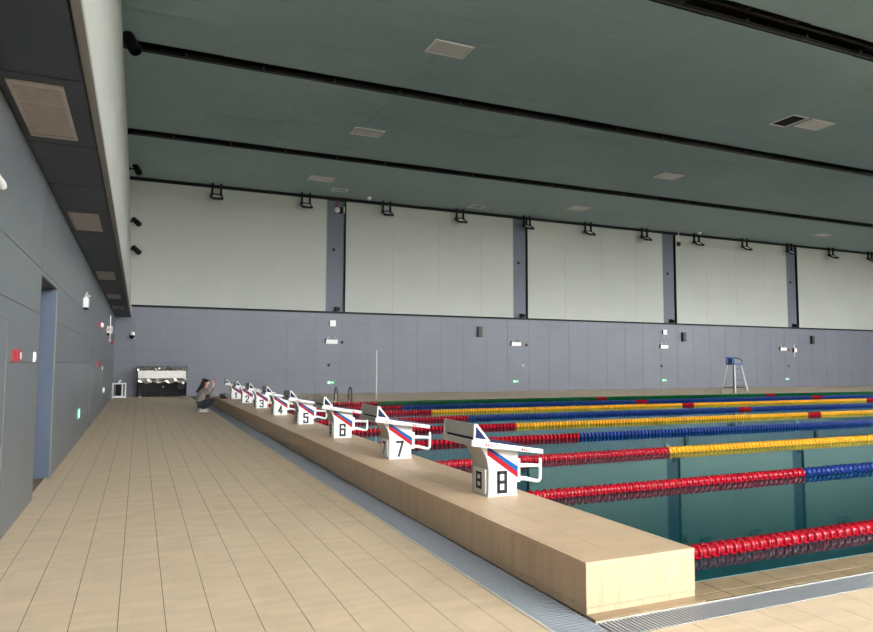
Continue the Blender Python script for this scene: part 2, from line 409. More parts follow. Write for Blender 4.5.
def nose(x0, x1, y0, y1): no.box(x0, x1, y0, y1, BH-0.020, BH+0.0005)
nose(BX0-.001, BX0+NOSE-.002, BY0-.001, BY1); nose(BX1-NOSE+.002, BX1+.001, BY0-.001, BY1)
nose(BX0+NOSE-.002, BX1-NOSE+.002, BY0-.001, BY0+NOSE-.002); nose(BX0+NOSE-.002, BX1-NOSE+.002, BY1-NOSE, BY1)
no.build('nosing', M_PLAT, plat)

# ================================================================ FAR WALL
ZP = 3.867
base = MB(); base.box(X_LEFT-1, X_RIGHT, Y_FAR, Y_FAR+.3, -0.2, Z_CEIL+.4)
wall_far = struct('wall_far', base, M_JOINT, 'slate blue and pale grey panelled far wall')
pwid, phei = 1.30, ZP/8
sp = []
for i in range(44):
    for j in range(8):
        x = 0.455 - pwid*1.5 + pwid*(i+.5)
        if x + pwid/2 > X_LEFT+.1: sp.append((x - .65 + .65, Y_FAR-0.012, phei*(j+.5)))
lay(wall_far, 'blue_panel', tile_base(pwid-.009, phei-.010, 0.012, 0.002, '-y'), sp, M_BLUE, 300, 'blue_panel_field')
PILL = [(8.07, 9.01), (18.32, 19.22), (28.62, 29.63), (39.08, 40.10), (49.4, 50.4)]
bays = []; xs = -0.62
for a, b in PILL: bays.append((xs, a)); xs = b
bays.append((xs, X_RIGHT))
rowsz = [3.925, 4.735, 5.545, 6.355, 7.165, 7.975, 8.785, 9.30]
bk = MB()
for a, b in bays: bk.box(a, b-.0, Y_FAR-.118, Y_FAR, 3.90, Z_CEIL-.12)
wall_up = struct('wall_far_upper', bk, M_WJOINT, 'pale grey panelled upper part of the far wall')
for a, b in bays:
    off = 0.59 if a < 0 else a + 2.43
    xsj = [a] + [off + 2.47*k for k in range(8) if a+.3 < off+2.47*k < b-.3] + [b-.05]
    for x0, x1 in zip(xsj[:-1], xsj[1:]):
        for z0, z1 in zip(rowsz[:-1], rowsz[1:]):
            g = 0.005
            tile_base(x1-x0-g, z1-z0-g, .012, .002, '-y').build('pale_panel', M_WHITEP, wall_up, ((x0+x1)/2, Y_FAR-.13, (z0+z1)/2))
tr = MB()
tr.box(-0.62, X_RIGHT, Y_FAR-.145, Y_FAR, ZP-.03, 3.922)
for a, b in PILL: tr.box(b-.05, b-.004, Y_FAR-.135, Y_FAR, 3.92, Z_CEIL-.1)  # black strips paint the shaded panel returns beside the pillars
tr.box(-0.62, X_RIGHT, Y_FAR-.14, Y_FAR, 9.30, Z_CEIL+.02)
tag(tr.build('trim_1', M_BLACK), 'black gap strips and painted-shade returns around the pale panels', None, None, 'structure')
for a, b in PILL:
    for z0, z1 in ((3.92, 6.9), (6.92, 9.40)):
        tile_base(b-a-.1, z1-z0-.01, .02, .003, '-y').build('pillar_panel', M_PILL, wall_far, ((a+b-.1)/2, Y_FAR-.03, (z0+z1)/2))

# ================================================================ LEFT WALL (with a recess)
RY0, RY1, RZ = 8.27, 9.80, 2.36
wl = MB()
wl.box(X_LEFT-.9, X_LEFT-.008, Y_NEAR, RY0, -0.1, 3.6); wl.box(X_LEFT-.9, X_LEFT-.008, RY1, Y_FAR, -0.1, 3.6)
wl.box(X_LEFT-.9, X_LEFT-.008, RY0, RY1, RZ, 3.6); wl.box(X_LEFT-1.0, X_LEFT-.9, Y_NEAR, Y_FAR, -0.1, 3.6)
wall_left = struct('wall_left', wl, M_JOINT, 'blue grey panelled wall with a doorway recess')
zr = [0.005, 1.432, 1.945, 2.42, 3.40]
yj = [Y_NEAR, -6.6, -4.0, -1.4, 1.2, 3.8, RY0]
def lpanel(y0, y1, z0, z1):
    if y1-y0 < .02 or z1-z0 < .02: return
    tile_base(y1-y0-.007, z1-z0-.007, .008, .002, '+x').build('panel', M_WALLL, wall_left, (X_LEFT, (y0+y1)/2, (z0+z1)/2))
for z0, z1 in zip(zr[:-1], zr[1:]):
    for y0, y1 in zip(yj[:-1], yj[1:]): lpanel(y0, y1, z0, z1)
    ys = [RY1] + [12.4+2.6*k for k in range(7)] + [Y_FAR]
    for y0, y1 in zip(ys[:-1], ys[1:]): lpanel(y0, y1, z0, z1)
lpanel(RY0, RY1, 2.42, 3.40); lpanel(RY0, RY1, RZ+.002, 2.42)
for z0, z1 in ((.005, .47), (.47, .95), (.95, 1.432), (1.432, 1.945), (1.945, RZ)):    # blue lining of the far jamb
    tile_base(.885, z1-z0-.012, .008, .002, '-y').build('jamb_panel', M_JAMB, wall_left, (X_LEFT-.45, RY1-.008, (z0+z1)/2))
je = MB(); je.box(X_LEFT-.012, X_LEFT+.004, RY1-.012, RY1+.012, 0, RZ); je.build('jamb_edge', M_LIP, wall_left)

# ================================================================ SOFFIT AND FASCIA
ZS = 3.40
so = MB(); so.box(X_LEFT-.9, -0.405, Y_NEAR, Y_FAR, ZS+.012, ZS+.25)
soff = tag(so.build('ceiling_soffit', M_BLACK), 'dark slate soffit over the left walkway', None, None, 'structure')
sj = [Y_NEAR, -6.5, -3.7, -0.85, 2.2, 5.26, 6.87, 8.42, 9.75, 11.4, 13.17, 15.9, 17.9, 19.6, 21.2, 23.1, 25.5, 27.5, 29.6, Y_FAR]
for y0, y1 in zip(sj[:-1], sj[1:]):
    tile_base(-.420-X_LEFT-.004, y1-y0-.012, .012, .003, '-z').build('panel', M_SOFF, soff, ((X_LEFT-.420)/2, (y0+y1)/2, ZS))
li = MB(); li.prism([(-.405, ZS-.004), (-.352, ZS+.0), (-.352, ZS+.06), (-.405, ZS+.06)], 'y', Y_NEAR, Y_FAR); li.build('edge_lip', M_LIP, soff)
fa = MB(); fa.prism([(-.352, ZS), (-.605, Z_CEIL), (-.9, Z_CEIL), (-.9, ZS+.05), (-.405, ZS+.05)], 'y', Y_NEAR, Y_FAR)
tag(fa.build('wall_fascia', M_FASC), 'off-white upright fascia above the soffit', None, None, 'structure')

# ================================================================ CEILING
SLOTS = [(-3.45, -2.80), (3.60, 4.25), (10.66, 11.36), (18.03, 18.62), (25.02, 25.70)]
ce = MB(); ceil_strips = []
ys = Y_NEAR
for a, b in SLOTS: ceil_strips.append((ys, a)); ys = b
ceil_strips.append((ys, Y_FAR-.15))
for a, b in ceil_strips: ce.box(X_LEFT-1, X_RIGHT, a, b, Z_CEIL+.012, Z_CEIL+.03)
ceil = struct('ceiling', ce, M_CJOINT, 'green grey panelled ceiling with long dark slots')
se = MB()
for a, b in SLOTS: se.box(-.62, X_RIGHT, a-.02, a+.004, Z_CEIL+.001, Z_CEIL+.16); se.box(-.62, X_RIGHT, b-.004, b+.02, Z_CEIL+.001, Z_CEIL+.16)
se.build('slot_shade_edge', M_VOID, ceil)  # black facings paint the slot sides as if in shade
rf = MB(); rf.box(X_LEFT-1, X_RIGHT, Y_NEAR-.3, Y_FAR+.3, Z_CEIL+1.3, Z_CEIL+1.5); rf.box(X_LEFT-1.0, -.62, Y_NEAR-.3, Y_FAR+.3, Z_CEIL+.0, Z_CEIL+1.35); rf.box(X_LEFT-1, X_RIGHT, Y_FAR-.0, Y_FAR+.3, Z_CEIL+.4, Z_CEIL+1.35)
rf.build('roof_deck', M_VOID, ceil)
cand = []
for a, b in ceil_strips:
    n = max(1, round((b-a)/.885)); h = (b-a)/n
    for j in range(n):
        for k in range(23):
            x0 = -.74 + 2.5*k; x1 = x0+2.5
            x0 = max(x0, -.62); cand.append((x0, x1, a+h*j, a+h*(j+1)))
cand.sort(key=lambda q: (0 if in_view(((q[0]+q[1])/2, (q[2]+q[3])/2, Z_CEIL), 40) else 1, (Vector(((q[0]+q[1])/2, (q[2]+q[3])/2, Z_CEIL))-CAMV).length))
pool_me = {}
rest = MB()
for i, (x0, x1, y0, y1) in enumerate(cand):
    key = (round(x1-x0, 3), round(y1-y0, 3))
    tb = tile_base(x1-x0-.006, y1-y0-.005, .012, .002, '-z'); ctr = ((x0+x1)/2, (y0+y1)/2, Z_CEIL+random.uniform(-.002, .002))
    if i < 300:
        if key not in pool_me: pool_me[key] = tb.mesh('ceiling_panel', M_CEIL)
        link('ceiling_panel', pool_me[key], ceil, ctr)
    else:
        o = len(rest.v); rest.v += [(v[0]+ctr[0], v[1]+ctr[1], v[2]+ctr[2]) for v in tb.v]; rest.f += [tuple(o+i2 for i2 in f) for f in tb.f]
rest.build('ceiling_panel_field', M_CEIL, ceil)['kind'] = 'stuff'
ORD = ['first', 'second', 'third', 'fourth', 'fifth', 'sixth', 'seventh', 'eighth', 'ninth', 'tenth', 'eleventh', 'twelfth', 'thirteenth', 'fourteenth']
SLN = {10.66: 'nearest slot, top right', 18.03: 'middle slot', 25.02: 'farthest slot'}
for a, b in SLOTS[2:]:
    t = thing('roof_truss', 'dark steel roof truss inside the ceiling\'s '+SLN[a], 'truss', (0, (a+b)/2, Z_CEIL+.12))
    for z, yy in ((.18, .24), (.62, .12), (.62, -.12)):
        MB().tube([(-.5, yy, z), (56, yy, z)], .035, 6).build('chord', M_TRUSS, t)
    br = MB().tube([(0, .24, .18), (.75, -.12, .62)], .026, 5).mesh('brace', M_TRUSS)
    br2 = MB().tube([(0, -.12, .62), (.75, .24, .18)], .026, 5).mesh('brace', M_TRUSS)
    for k in range(30):
        link('brace', br, t, (1.6*k, 0, 0)); link('brace', br2, t, (1.6*k+.8, 0, 0))
    t2 = thing('ceiling_track', 'thin grey track along the far edge of the ceiling\'s '+SLN[a], 'track', (0, b-.10, Z_CEIL-.005))
    MB().box(-.55, 56, .02, .04, .0, .03).build('rail', M_RAILG, t2)
    cl = MB().box(-.02, .02, -.045, .06, .05, .14).mesh('clip', M_RAILG)
    for k in range(28): link('clip', cl, t2, (.9+2.0*k, 0, 0))

# ================================================================ NEAR AND RIGHT WALLS (behind the camera)
nw = MB()
nw.box(X_LEFT-1.0, X_RIGHT, Y_NEAR-.25, Y_NEAR, -0.1, WIN_Z0); nw.box(X_LEFT-1.0, X_RIGHT, Y_NEAR-.25, Y_NEAR, WIN_Z1, Z_CEIL+1.4)
ed = [X_LEFT-1.0] + [v for b in WIN_BAYS for v in b] + [X_RIGHT]
for k in range(0, len(ed), 2):
    if ed[k+1] > ed[k]: nw.box(ed[k], ed[k+1], Y_NEAR-.25, Y_NEAR, WIN_Z0, WIN_Z1)
struct('wall_near', nw, M_PLAIN, 'plain wall with tall windows behind the viewer')
for k, (a, b) in enumerate(WIN_BAYS):
    if b > X_RIGHT: continue
    w = MB()
    for x in (a, (a+b)/2-.03, b-.06): w.box(x, x+.06, Y_NEAR-.2, Y_NEAR-.05, WIN_Z0, WIN_Z1)
    for z in (WIN_Z0, 6.5, WIN_Z1-.06): w.box(a, b, Y_NEAR-.19, Y_NEAR-.06, z, z+.06)
    wo = tag(w.build('window_%d' % (k+1), M_ALU), 'tall glazed window', None, None, 'structure')
    g = MB(); g.v = [(a, Y_NEAR-.13, WIN_Z0), (b, Y_NEAR-.13, WIN_Z0), (b, Y_NEAR-.13, WIN_Z1), (a, Y_NEAR-.13, WIN_Z1)]; g.f = [(0, 1, 2, 3)]
    g.build('pane', M_GLASS, wo)
rw = MB(); ya, yb = Y_NEAR-.3, Y_FAR+.3
rw.box(X_RIGHT, X_RIGHT+.25, ya, yb, -0.2, WIN_Z0); rw.box(X_RIGHT, X_RIGHT+.25, ya, yb, WIN_Z1, Z_CEIL+1.5)
ed = [ya] + [v for b in WIN_SIDE for v in b] + [yb]
for k in range(0, len(ed), 2): rw.box(X_RIGHT, X_RIGHT+.25, ed[k], ed[k+1], WIN_Z0, WIN_Z1)
struct('wall_right', rw, M_PLAIN, 'end wall with added light windows beyond the far end of the pool')
for k, (a, b) in enumerate(WIN_SIDE):
    w = MB()
    for y in (a, (a+b)/2-.03, b-.06): w.box(X_RIGHT+.05, X_RIGHT+.2, y, y+.06, WIN_Z0, WIN_Z1)
    for z in (WIN_Z0, 6.5, WIN_Z1-.06): w.box(X_RIGHT+.06, X_RIGHT+.19, a, b, z, z+.06)
    wo = tag(w.build('window_%d' % (k+12), M_ALU), 'unseen end window added for light', None, None, 'structure')
    g = MB(); x = X_RIGHT+.13; g.v = [(x, a, WIN_Z0), (x, b, WIN_Z0), (x, b, WIN_Z1), (x, a, WIN_Z1)]; g.f = [(0, 1, 2, 3)]
    g.build('pane', M_GLASS, wo)
gd = MB(); gd.box(-3000, 3000, -3000, Y_NEAR-.25, -0.5, -0.3); gd.box(X_RIGHT+.25, 3000, Y_NEAR-.25, 3000, -0.5, -0.3)  # unseen ground, added to block sky light from below
struct('ground', gd, M_GROUND, 'unseen dark ground added outside to hold back low sky light')
# ================================================================ STARTING BLOCKS
def stroke(mb, p, q, t, place, ext=True):
    p, q = Vector(p), Vector(q); d = (q-p).normalized(); n = Vector((-d.y, d.x))*t/2
    e = d*t/2 if ext else d*0
    mb.quadbox([place(*(p-e-n), 0), place(*(q+e-n), 0), place(*(q+e+n), 0), place(*(p-e+n), 0),
                place(*(p-e-n), 1), place(*(q+e-n), 1), place(*(q+e+n), 1), place(*(p-e+n), 1)])
DIG = {1: [[(.62, 0), (.62, 1), (.25, .80)], [(.50, 0), (.50, .9)]],
       2: [[(0, .74), (0, 1), (1, 1), (1, .62), (0, .06)], [(0, 0), (1, 0)]],
       3: [[(0, .84), (0, 1), (1, 1), (1, 0), (0, 0), (0, .16)], [(.35, .52), (1, .52)]],
       4: [[(.72, 0), (.72, 1), (0, .28), (1.05, .28)]],
       5: [[(1, 1), (0, 1), (0, .58), (1, .58), (1, 0), (0, 0), (0, .2)]],
       6: [[(1, .82), (1, 1), (0, 1), (0, 0), (1, 0), (1, .56), (0, .56)]],
       7: [[(0, 1), (1, 1), (.32, 0)]],
       8: [[(0, 0), (1, 0), (1, 1), (0, 1), (0, 0)], [(0, .5), (1, .5)]]}
def numeral(d, w, h, t, place):
    m = MB()
    for pl in DIG[d]:
        for a, b in zip(pl[:-1], pl[1:]):
            stroke(m, (a[0]*w, a[1]*h), (b[0]*w, b[1]*h), t, place)
    return m
def maker_mark(w, place):
    """small red maker's mark: a round blot and a few slanted strokes"""
    m = MB(); h = w*.26
    for k in range(8):
        a0, a1 = k*math.pi/4, (k+1)*math.pi/4
        stroke(m, (.12*w+.06*w*math.cos(a0), h*.45+h*.32*math.sin(a0)), (.12*w+.06*w*math.cos(a1), h*.45+h*.32*math.sin(a1)), w*.085, place)
    for x0, x1, y1 in ((.28, .33, .7), (.36, .40, .95), (.40, .50, .35), (.54, .58, .7), (.64, .70, 1.0), (.76, .80, .7), (.86, .92, .95)):
        stroke(m, (x0*w, 0.05*h), (x1*w, y1*h), w*.05, place)
    return m
YB0, YB1 = 0.0, 0.32                 # pedestal, along the lane line
YT0, YT1 = -0.13, 0.485              # top plate
def slope_z(x): return .504 + (x+.221)/(.687)*(-.110)
BODY = [(0, 0), (.275, 0), (.292, slope_z(.292)-.046), (-.085, slope_z(-.085)-.05), (-.055, .395), (-.028, .35), (-.010, .31), (0, .25)]
def start_block(num, y):
    t = thing('starting_block', 'white starting block bearing the black numeral %s' % ['', 'one', 'two', 'three', 'four', 'five', 'six', 'seven', 'eight'][num], 'starting block', (2.7635, y, BH+.001), 0, 'starting blocks on the platform')
    body = MB().prism(BODY, 'y', YB0, YB1).build('pedestal', M_BLOCKW, t, bevel=.006)
    # back of the pedestal, its shade painted grey, and its number plate
    bp = MB()
    prof = [(-.001, .015), (-.001, .25), (-.011, .31), (-.029, .35), (-.056, .395), (-.084, .43)]
    o = 0
    for (x, z) in prof:
        bp.v += [(x-.002, YB0+.012, z), (x-.002, YB1-.012, z), (x+.002, YB0+.012, z), (x+.002, YB1-.012, z)]
    for k in range(len(prof)-1):
        a, b = 4*k, 4*k+4; bp.f += [(a, a+1, b+1, b), (a+2, b+2, b+3, a+3), (a, b, b+2, a+2), (a+1, a+3, b+3, b+1)]
    bp.build('back_face', M_BLOCKG, t, smooth=True)
    npl = MB().box(-.016, 0, .035, .26, .02, .225).build('number_plate', M_BLOCKW, t, bevel=.004)
    numeral(num, .080, .122, .025, lambda u, v, w: (-.0165-.0015*w, .19-u, .062+v)).build('numeral', M_NUM, npl)
    MB().box(-.006, .281, YB0-.004, YB1+.004, 0, .012).build('foot_plate', M_BLOCKW, t)
    numeral(num, .070, .162, .030, lambda u, v, w: (.096+u, YB0-.0005-.0015*w, .036+v)).build('numeral', M_NUM, body)
    for (z0, z1, m, nm) in ((.402, .352, M_SRED, 'red_stripe'), (.452, .402, M_SBLUE, 'blue_stripe')):
        x0, x1 = -.012 if nm == 'blue_stripe' else -.012, .286
        dz = -.208
        ztop0 = min(z0, slope_z(x0)-.055)
        MB().prism([(x0, z1), (x1, z1+dz), (x1, z0+dz), (x0 + (0.02 if nm == 'blue_stripe' else 0), ztop0), (x0, ztop0)], 'y', YB0-.0022, YB0+.001).build(nm, m, body)
    # sloping top plate with navy tread
    tp = MB().prism([(-.221, .504), (.466, .394), (.466, .356), (-.221, .451)], 'y', YT0, YT1).build('top_plate', M_BLOCKW, t, bevel=.004)
    MB().prism([(-.05, slope_z(-.05)), (.44, slope_z(.44)), (.44, slope_z(.44)+.007), (-.05, slope_z(-.05)+.007)], 'y', YT0+.03, YT1-.03).build('tread', M_NAVY, t)
    rear = MB().box(-.2245, -.220, YT0+.012, YT1-.012, .456, .500).build('rear_edge', M_BLOCKG, t)
    for x0, w in ((-.10, .085), (.245, .10)):
        maker_mark(w, lambda u, v, k: (x0+u, YT0-.0002-.001*k, slope_z(x0+u)-.036+v)).build('maker_mark', M_SRED, tp)
    # adjustable foot wedge
    W = [(-.205, slope_z(-.205)+.004), (-.196, .632), (-.172, .632), (-.052, slope_z(-.052)+.01), (-.07, slope_z(-.07)+.003)]
    for y0, y1 in ((YT0+.002, YT0+.020), (YT1-.020, YT1-.002)):
        sp = MB().prism(W, 'y', y0, y1).build('wedge_side', M_BLOCKW, t)
        T = [(-.190, slope_z(-.19)+.018), (-.185, .610), (-.176, .605), (-.085, slope_z(-.085)+.018)]
        MB().prism(T, 'y', y0-.0015, y1+.0015).build('blue_inset', M_NAVY, sp)
    MB().prism([(-.200, .522), (-.196, .630), (-.180, .630), (-.186, .522)], 'y', YT0+.02, YT1-.02).build('wedge_back', M_BLOCKG, t)
    MB().prism([(-.180, .629), (-.172, .632), (-.060, .492), (-.075, .490)], 'y', YT0+.02, YT1-.02).build('foot_rest', M_NAVY, t)
    MB().box(-.190, -.170, YT0+.05, YT1-.05, .497, .520).build('shadow_slot', M_BLACK, t)
    # backstroke grips
    for yy in (.03,):
        g = MB().tube([(.27, yy, .246), (.40, yy, .242), (.525, yy, .232)], [.020, .018, .015], 8)
        g.tube([(.27, yy, .140), (.38, yy, .128), (.49, yy, .100), (.515, yy, .100), (.530, yy, .118), (.533, yy, .16), (.533, yy, .285), (.530, yy, .297)], [.022, .018, .016, .016, .016, .016, .016, .010], 8)
        g.build('grip', M_BLOCKW, t, smooth=True)
    MB().box(.285, .335, .04, .27, .10, .30).build('front_bracket', M_BLOCKW, t)
    return t
for k in range(8): start_block(8-k, 5.2 + 2.5*k)

# ================================================================ LANE ROPES
PITCH = 0.0905
def float_base(n, hi, r=.061):
    if hi: prof = [(.020, -.044), (.034, -.042), (.046, -.034), (.050, -.024), (.044, -.008), (.046, .004), (r-.004, .010), (r, .015), (r, .026), (r-.005, .031), (.040, .033), (.020, .044)]
    else: prof = [(.012, -.045), (.014, -.026), (.060, -.024), (r, -.010), (r, .022), (.014, .026), (.012, .045)]
    m = MB().lathe(prof, n, 'x'); m.f = [f for f in m.f if len(f) == 4]
    return m
FB_HI, FB_LO = float_base(16, True, .066), float_base(8, False)
if True:   # cross fins like the vanes of a wave-breaking float
    for a in range(4):
        c0, s0 = math.cos(a*math.pi/2+.5), math.sin(a*math.pi/2+.5)
        u = Vector((0, c0, s0)); w = Vector((0, -s0, c0))*.003
        P = lambda x, r, s: tuple(Vector((x, 0, 0)) + u*r + w*s)
        FB_HI.quadbox([P(-.040, .03, -1), P(.018, .03, -1), P(.018, .03, 1), P(-.040, .03, 1), P(-.026, .066, -1), P(.018, .068, -1), P(.018, .068, 1), P(-.026, .066, 1)])
ROPE_COL = [('green', M_FGRN), ('blue', M_FBLU), ('yellow', M_FYEL), ('blue', M_FBLU), ('yellow', M_FYEL), ('blue', M_FBLU), ('yellow', M_FYEL), ('blue', M_FBLU), ('green', M_FGRN)]
ROPE_LAB = ['red lane rope nearest the near pool edge', 'red and blue lane rope, second from the near pool edge', 'red and yellow lane rope, third from the near edge',
            'red and blue lane rope, fourth from the near pool edge', 'red and yellow lane rope in the middle of the pool', 'red and blue lane rope just beyond the middle yellow one',
            'red and yellow lane rope, third from the far edge', 'red and blue lane rope, second from the far pool edge', 'red and green lane rope along the far pool edge']
for i in range(9):
    y = 3.94 + 2.5*i + (.12 if i == 0 else 0)
    t = thing('lane_rope', ROPE_LAB[i], 'lane rope', (0, y, 0.0), 0, 'lane ropes across the pool')
    MB().tube([(BX1+.005, 0, -.005), (XP1-.005, 0, -.005)], .008, 5).build('cable', M_CABLE, t)
    cname, cm = ROPE_COL[i]
    xlim = [8.2, 11.0, 14.0][i] if i < 3 else 0
    me = {}
    runs = {'red': [], cname: []}
    n = int((XP1-XP0-.06)/PITCH)
    for k in range(n):
        x = XP0 + .075 + PITCH*(k+.5); d = x-XP0
        red = d < 5.0 or d > 45.0 or abs(d-15) < .28 or abs(d-35) < .28 or abs(d-25) < .28
        key = 'red' if red else cname
        if x < xlim:
            if key not in me: me[key] = FB_HI.mesh('float_disc', M_FRED if red else cm, True)
            link('float_disc', me[key], t, (x, 0, 0))
        else: runs[key].append((x, 0, 0))
    for key, offs in runs.items():
        if offs: replicate(key+'_float_run', FB_LO if i > 2 else FB_HI, offs, M_FRED if key == 'red' else cm, t, smooth=False)

# ================================================================ FLOODLIGHTS ON HANGERS AT THE FAR WALL
FL_TILT = 0.5
for k in range(12):
    x = 2.95 + 4.0*k + (.06*k/4)
    t = thing('floodlight', 'black floodlight on twin hangers, %s from the left fascia' % ORD[k], 'floodlight', (x, Y_FAR-.40, Z_CEIL+.01), 0, 'floodlights along the top of the far wall')
    for s in (-.19, .19): MB().box(s-.045, s+.045, -.04, .04, -.62, 0).build('hanger', M_BLACK, t)
    fr = MB()
    a, b = (-.22, .22); p = lambda x, v: (x, -.02-.34*v, -.56-.20*v)
    for q0, q1 in (((a, -.25), (b, -.25)), ((b, -.25), (b, 1)), ((b, 1), (a, 1)), ((a, 1), (a, -.25))): fr.tube([p(*q0), p(*q1)], .055, 5)
    fr.build('lamp_frame', M_BLACK, t)
    pb_ = MB(); c4 = [p(a+.03, -.2), p(b-.03, -.2), p(b-.03, .95), p(a+.03, .95)]
    pb_.quadbox([(c[0], c[1], c[2]-.012) for c in c4] + [(c[0], c[1], c[2]+.012) for c in c4]); pb_.build('lens', M_GRILLE, t)

# ================================================================ CEILING VENTS
def ceiling_vent(x0, x1, y0, y1, label, dark=False, flat=False):
    t = thing('ceiling_vent', label, 'vent', ((x0+x1)/2, (y0+y1)/2, Z_CEIL-.004), 0, 'ceiling air vents')
    w, h, e = (x1-x0)/2, (y1-y0)/2, .055
    f = MB(); f.box(-w, w, -h, -h+e, -.02, 0); f.box(-w, w, h-e, h, -.02, 0); f.box(-w, -w+e, -h+e, h-e, -.02, 0); f.box(w-e, w, -h+e, h-e, -.02, 0)
    f.build('frame', M_GRILLE, t)
    MB().box(-w+e, w-e, -h+e, h-e, -.006, .02).build('backing', M_VOID if dark else (M_CEIL if flat else M_GRILLED), t)
    if not dark and not flat:
        sb = MB().box(-.011, .011, -h+e, h-e, -.016, -.006)
        replicate('louvre_slats', sb, [(x, 0, 0) for x in np.arange(-w+e+.02, w-e, .034)], M_GRILLE, t)
NM = {14.9: 'strip between the two nearest dark slots', 21.72: 'middle ceiling strip', 28.2: 'ceiling strip by the far wall'}
for (x0, x1, lab) in ((6.47, 7.55, 'left-hand'), (19.9, 20.98, 'right-hand')):
    for y0 in (14.9, 21.72, 28.2):
        ceiling_vent(x0, x1, y0, y0+.72, 'pale grey louvred vent, %s one in the %s' % (lab, NM[y0]))
ceiling_vent(18.98, 19.70, 14.88, 15.82, 'dark square ceiling hatch beside a pale vent at right', dark=True)
ceiling_vent(7.9, 8.62, 29.85, 30.35, 'faint square hatch in the ceiling above the first pillar', flat=True)
ceiling_vent(15.13, 15.9, 30.05, 30.75, 'faint square hatch in the ceiling left of the second pillar', flat=True)
ceiling_vent(37.9, 38.95, 28.1, 28.7, 'pale ceiling vent above the rightmost pillar')
# soffit vents
for k, (y0, y1) in enumerate(((5.40, 6.68), (9.95, 11.22), (16.18, 17.70), (21.4, 22.85), (25.7, 27.2))):
    t = thing('soffit_vent', 'beige louvred vent in the dark soffit, %s' % ['nearest and largest', 'second from the viewer', 'third from the viewer', 'fourth from the viewer', 'farthest and smallest'][k], 'vent', ((-.913-.555)/2, (y0+y1)/2, ZS), 0, 'vents in the soffit')
    w, h, e = .179, (y1-y0)/2, .028; h2 = .055
    f = MB(); f.box(-w, w, -h, -h+h2, -.010, 0); f.box(-w, w, h-h2, h, -.010, 0); f.box(-w, -w+e, -h+h2, h-h2, -.010, 0); f.box(w-e, w, -h+h2, h-h2, -.010, 0)
    f.box(-w+e, w-e, -h*.38, -h*.38+.012, -.010, 0)
    f.build('frame', M_GRILLEW, t)
    MB().box(-w+e, w-e, -h+h2, h-h2, -.002, .02).build('backing', M_GRILLED, t)
    sb = MB().box(-w+e, w-e, -.012, .012, -.008, -.002)
    replicate('louvre_slats', sb, [(0, y, 0) for y in np.arange(-h+h2+.02, h-h2, .046)], M_GRILLEW, t)

# ================================================================ SPOTLIGHTS ON THE FASCIA
def can_light(loc, fx, label, s=1.0, tilt=.45, box=False):
    t = thing('spotlight', label, 'spotlight', loc, 0, 'black spotlights on the fascia')
    MB().tube([(fx-loc[0], 0, 0), (0, 0, 0)], .028*s, 6).build('arm', M_BLACK, t)
    MB().box(fx-loc[0]-.02, fx-loc[0]+.03, -.08*s, .08*s, -.08*s, .08*s).build('wall_plate', M_BLACK, t)
    d = Vector((math.sin(tilt), -.35, -math.cos(tilt))).normalized()
    hd = MB().tube([d*(-.24*s), d*(-.20*s), d*(.19*s), d*(.23*s)], [.10*s, .125*s, .13*s, .11*s], 14).build('housing', M_BLACK, t, smooth=True)
    MB().tube([d*(.20*s), d*(.245*s)], .09*s, 14).build('lens', M_GLOSSB, hd)
can_light((-.40, 17.6, 9.17), -.60, 'black cylinder spotlight on the fascia at the nearest long slot', 1.2)
can_light((-.30, 29.6, 9.27), -.59, 'black spotlight on the fascia just under the far ceiling corner', 1.0)
can_light((-.27, 31.1, 7.40), -.53, 'black spotlight high on the fascia edge against the pale far wall', .9, .8)
can_light((-.24, 31.1, 6.20), -.475, 'lowest black spotlight on the fascia edge against the pale wall', .9, .8)

# ================================================================ FAR WALL FITTINGS
YW = Y_FAR-.012
def wall_speaker(x, z, label):
    t = thing('wall_speaker', label, 'speaker', (x, YW, z), 0, 'loudspeakers on the far wall')
    MB().prism([(-.13, -.17), (.13, -.17), (.10, 0), (-.10, 0)], 'z', -.27, .27).build('cabinet', M_BLACK, t)
    MB().box(-.11, .11, -.185, -.17, -.25, .25).build('grille', M_STEEL, t)
    MB().box(.135, .165, -.12, 0, -.26, .26).build('bracket', M_GRILLEW, t)
wall_speaker(16.3, 3.12, 'dark loudspeaker on the blue wall left of the second pillar')
wall_speaker(30.14, 3.11, 'dark loudspeaker on the blue wall right of the third pillar')
wall_speaker(41.34, 3.12, 'dark loudspeaker on the blue wall at the right edge')
def switch_box(x, z, label):
    t = thing('control_box', label, 'box', (x, YW, z), 0, 'white boxes on the far wall')
    MB().box(-.14, .14, -.09, 0, -.14, .14).build('case', M_WPLAST, t); MB().box(-.10, .10, -.10, -.09, -.10, -.01).build('cover', M_GRILLE, t)
    MB().box(-.17, -.14, -.07, 0, -.13, .13).build('hinge', M_BLACK, t)
switch_box(8.43, 3.36, 'small white control box under the first pillar'); switch_box(28.72, 3.37, 'small white control box under the third pillar')
def twin_lamp(x, z, label, group='twin emergency lamps on the far wall'):
    t = thing('emergency_light', label, 'emergency light', (x, YW, z), 0, group)
    MB().box(-.28, .28, -.09, 0, -.13, .07).build('case', M_WPLAST, t)
    for s in (-.15, .15):
        h = MB().lathe([(.05, -.15), (.075, -.06), (.07, 0)], 10, 'y', (s, 0, .12)).build('lamp_head', M_WPLAST, t)
        MB().lathe([(.045, -.157), (.045, -.15)], 10, 'y', (s, 0, .12)).build('lens', M_GRILLED, h)
    MB().box(-.32, -.28, -.07, 0, -.12, .10).build('side_bracket', M_BLACK, t)
twin_lamp(8.39, 2.51, 'white twin-lamp emergency light below the first pillar'); twin_lamp(18.5, 2.55, 'white twin-lamp emergency light below the second pillar')
twin_lamp(28.65, 2.53, 'white twin-lamp emergency light below the third pillar'); twin_lamp(38.62, 2.51, 'white twin-lamp emergency light below the rightmost pillar')
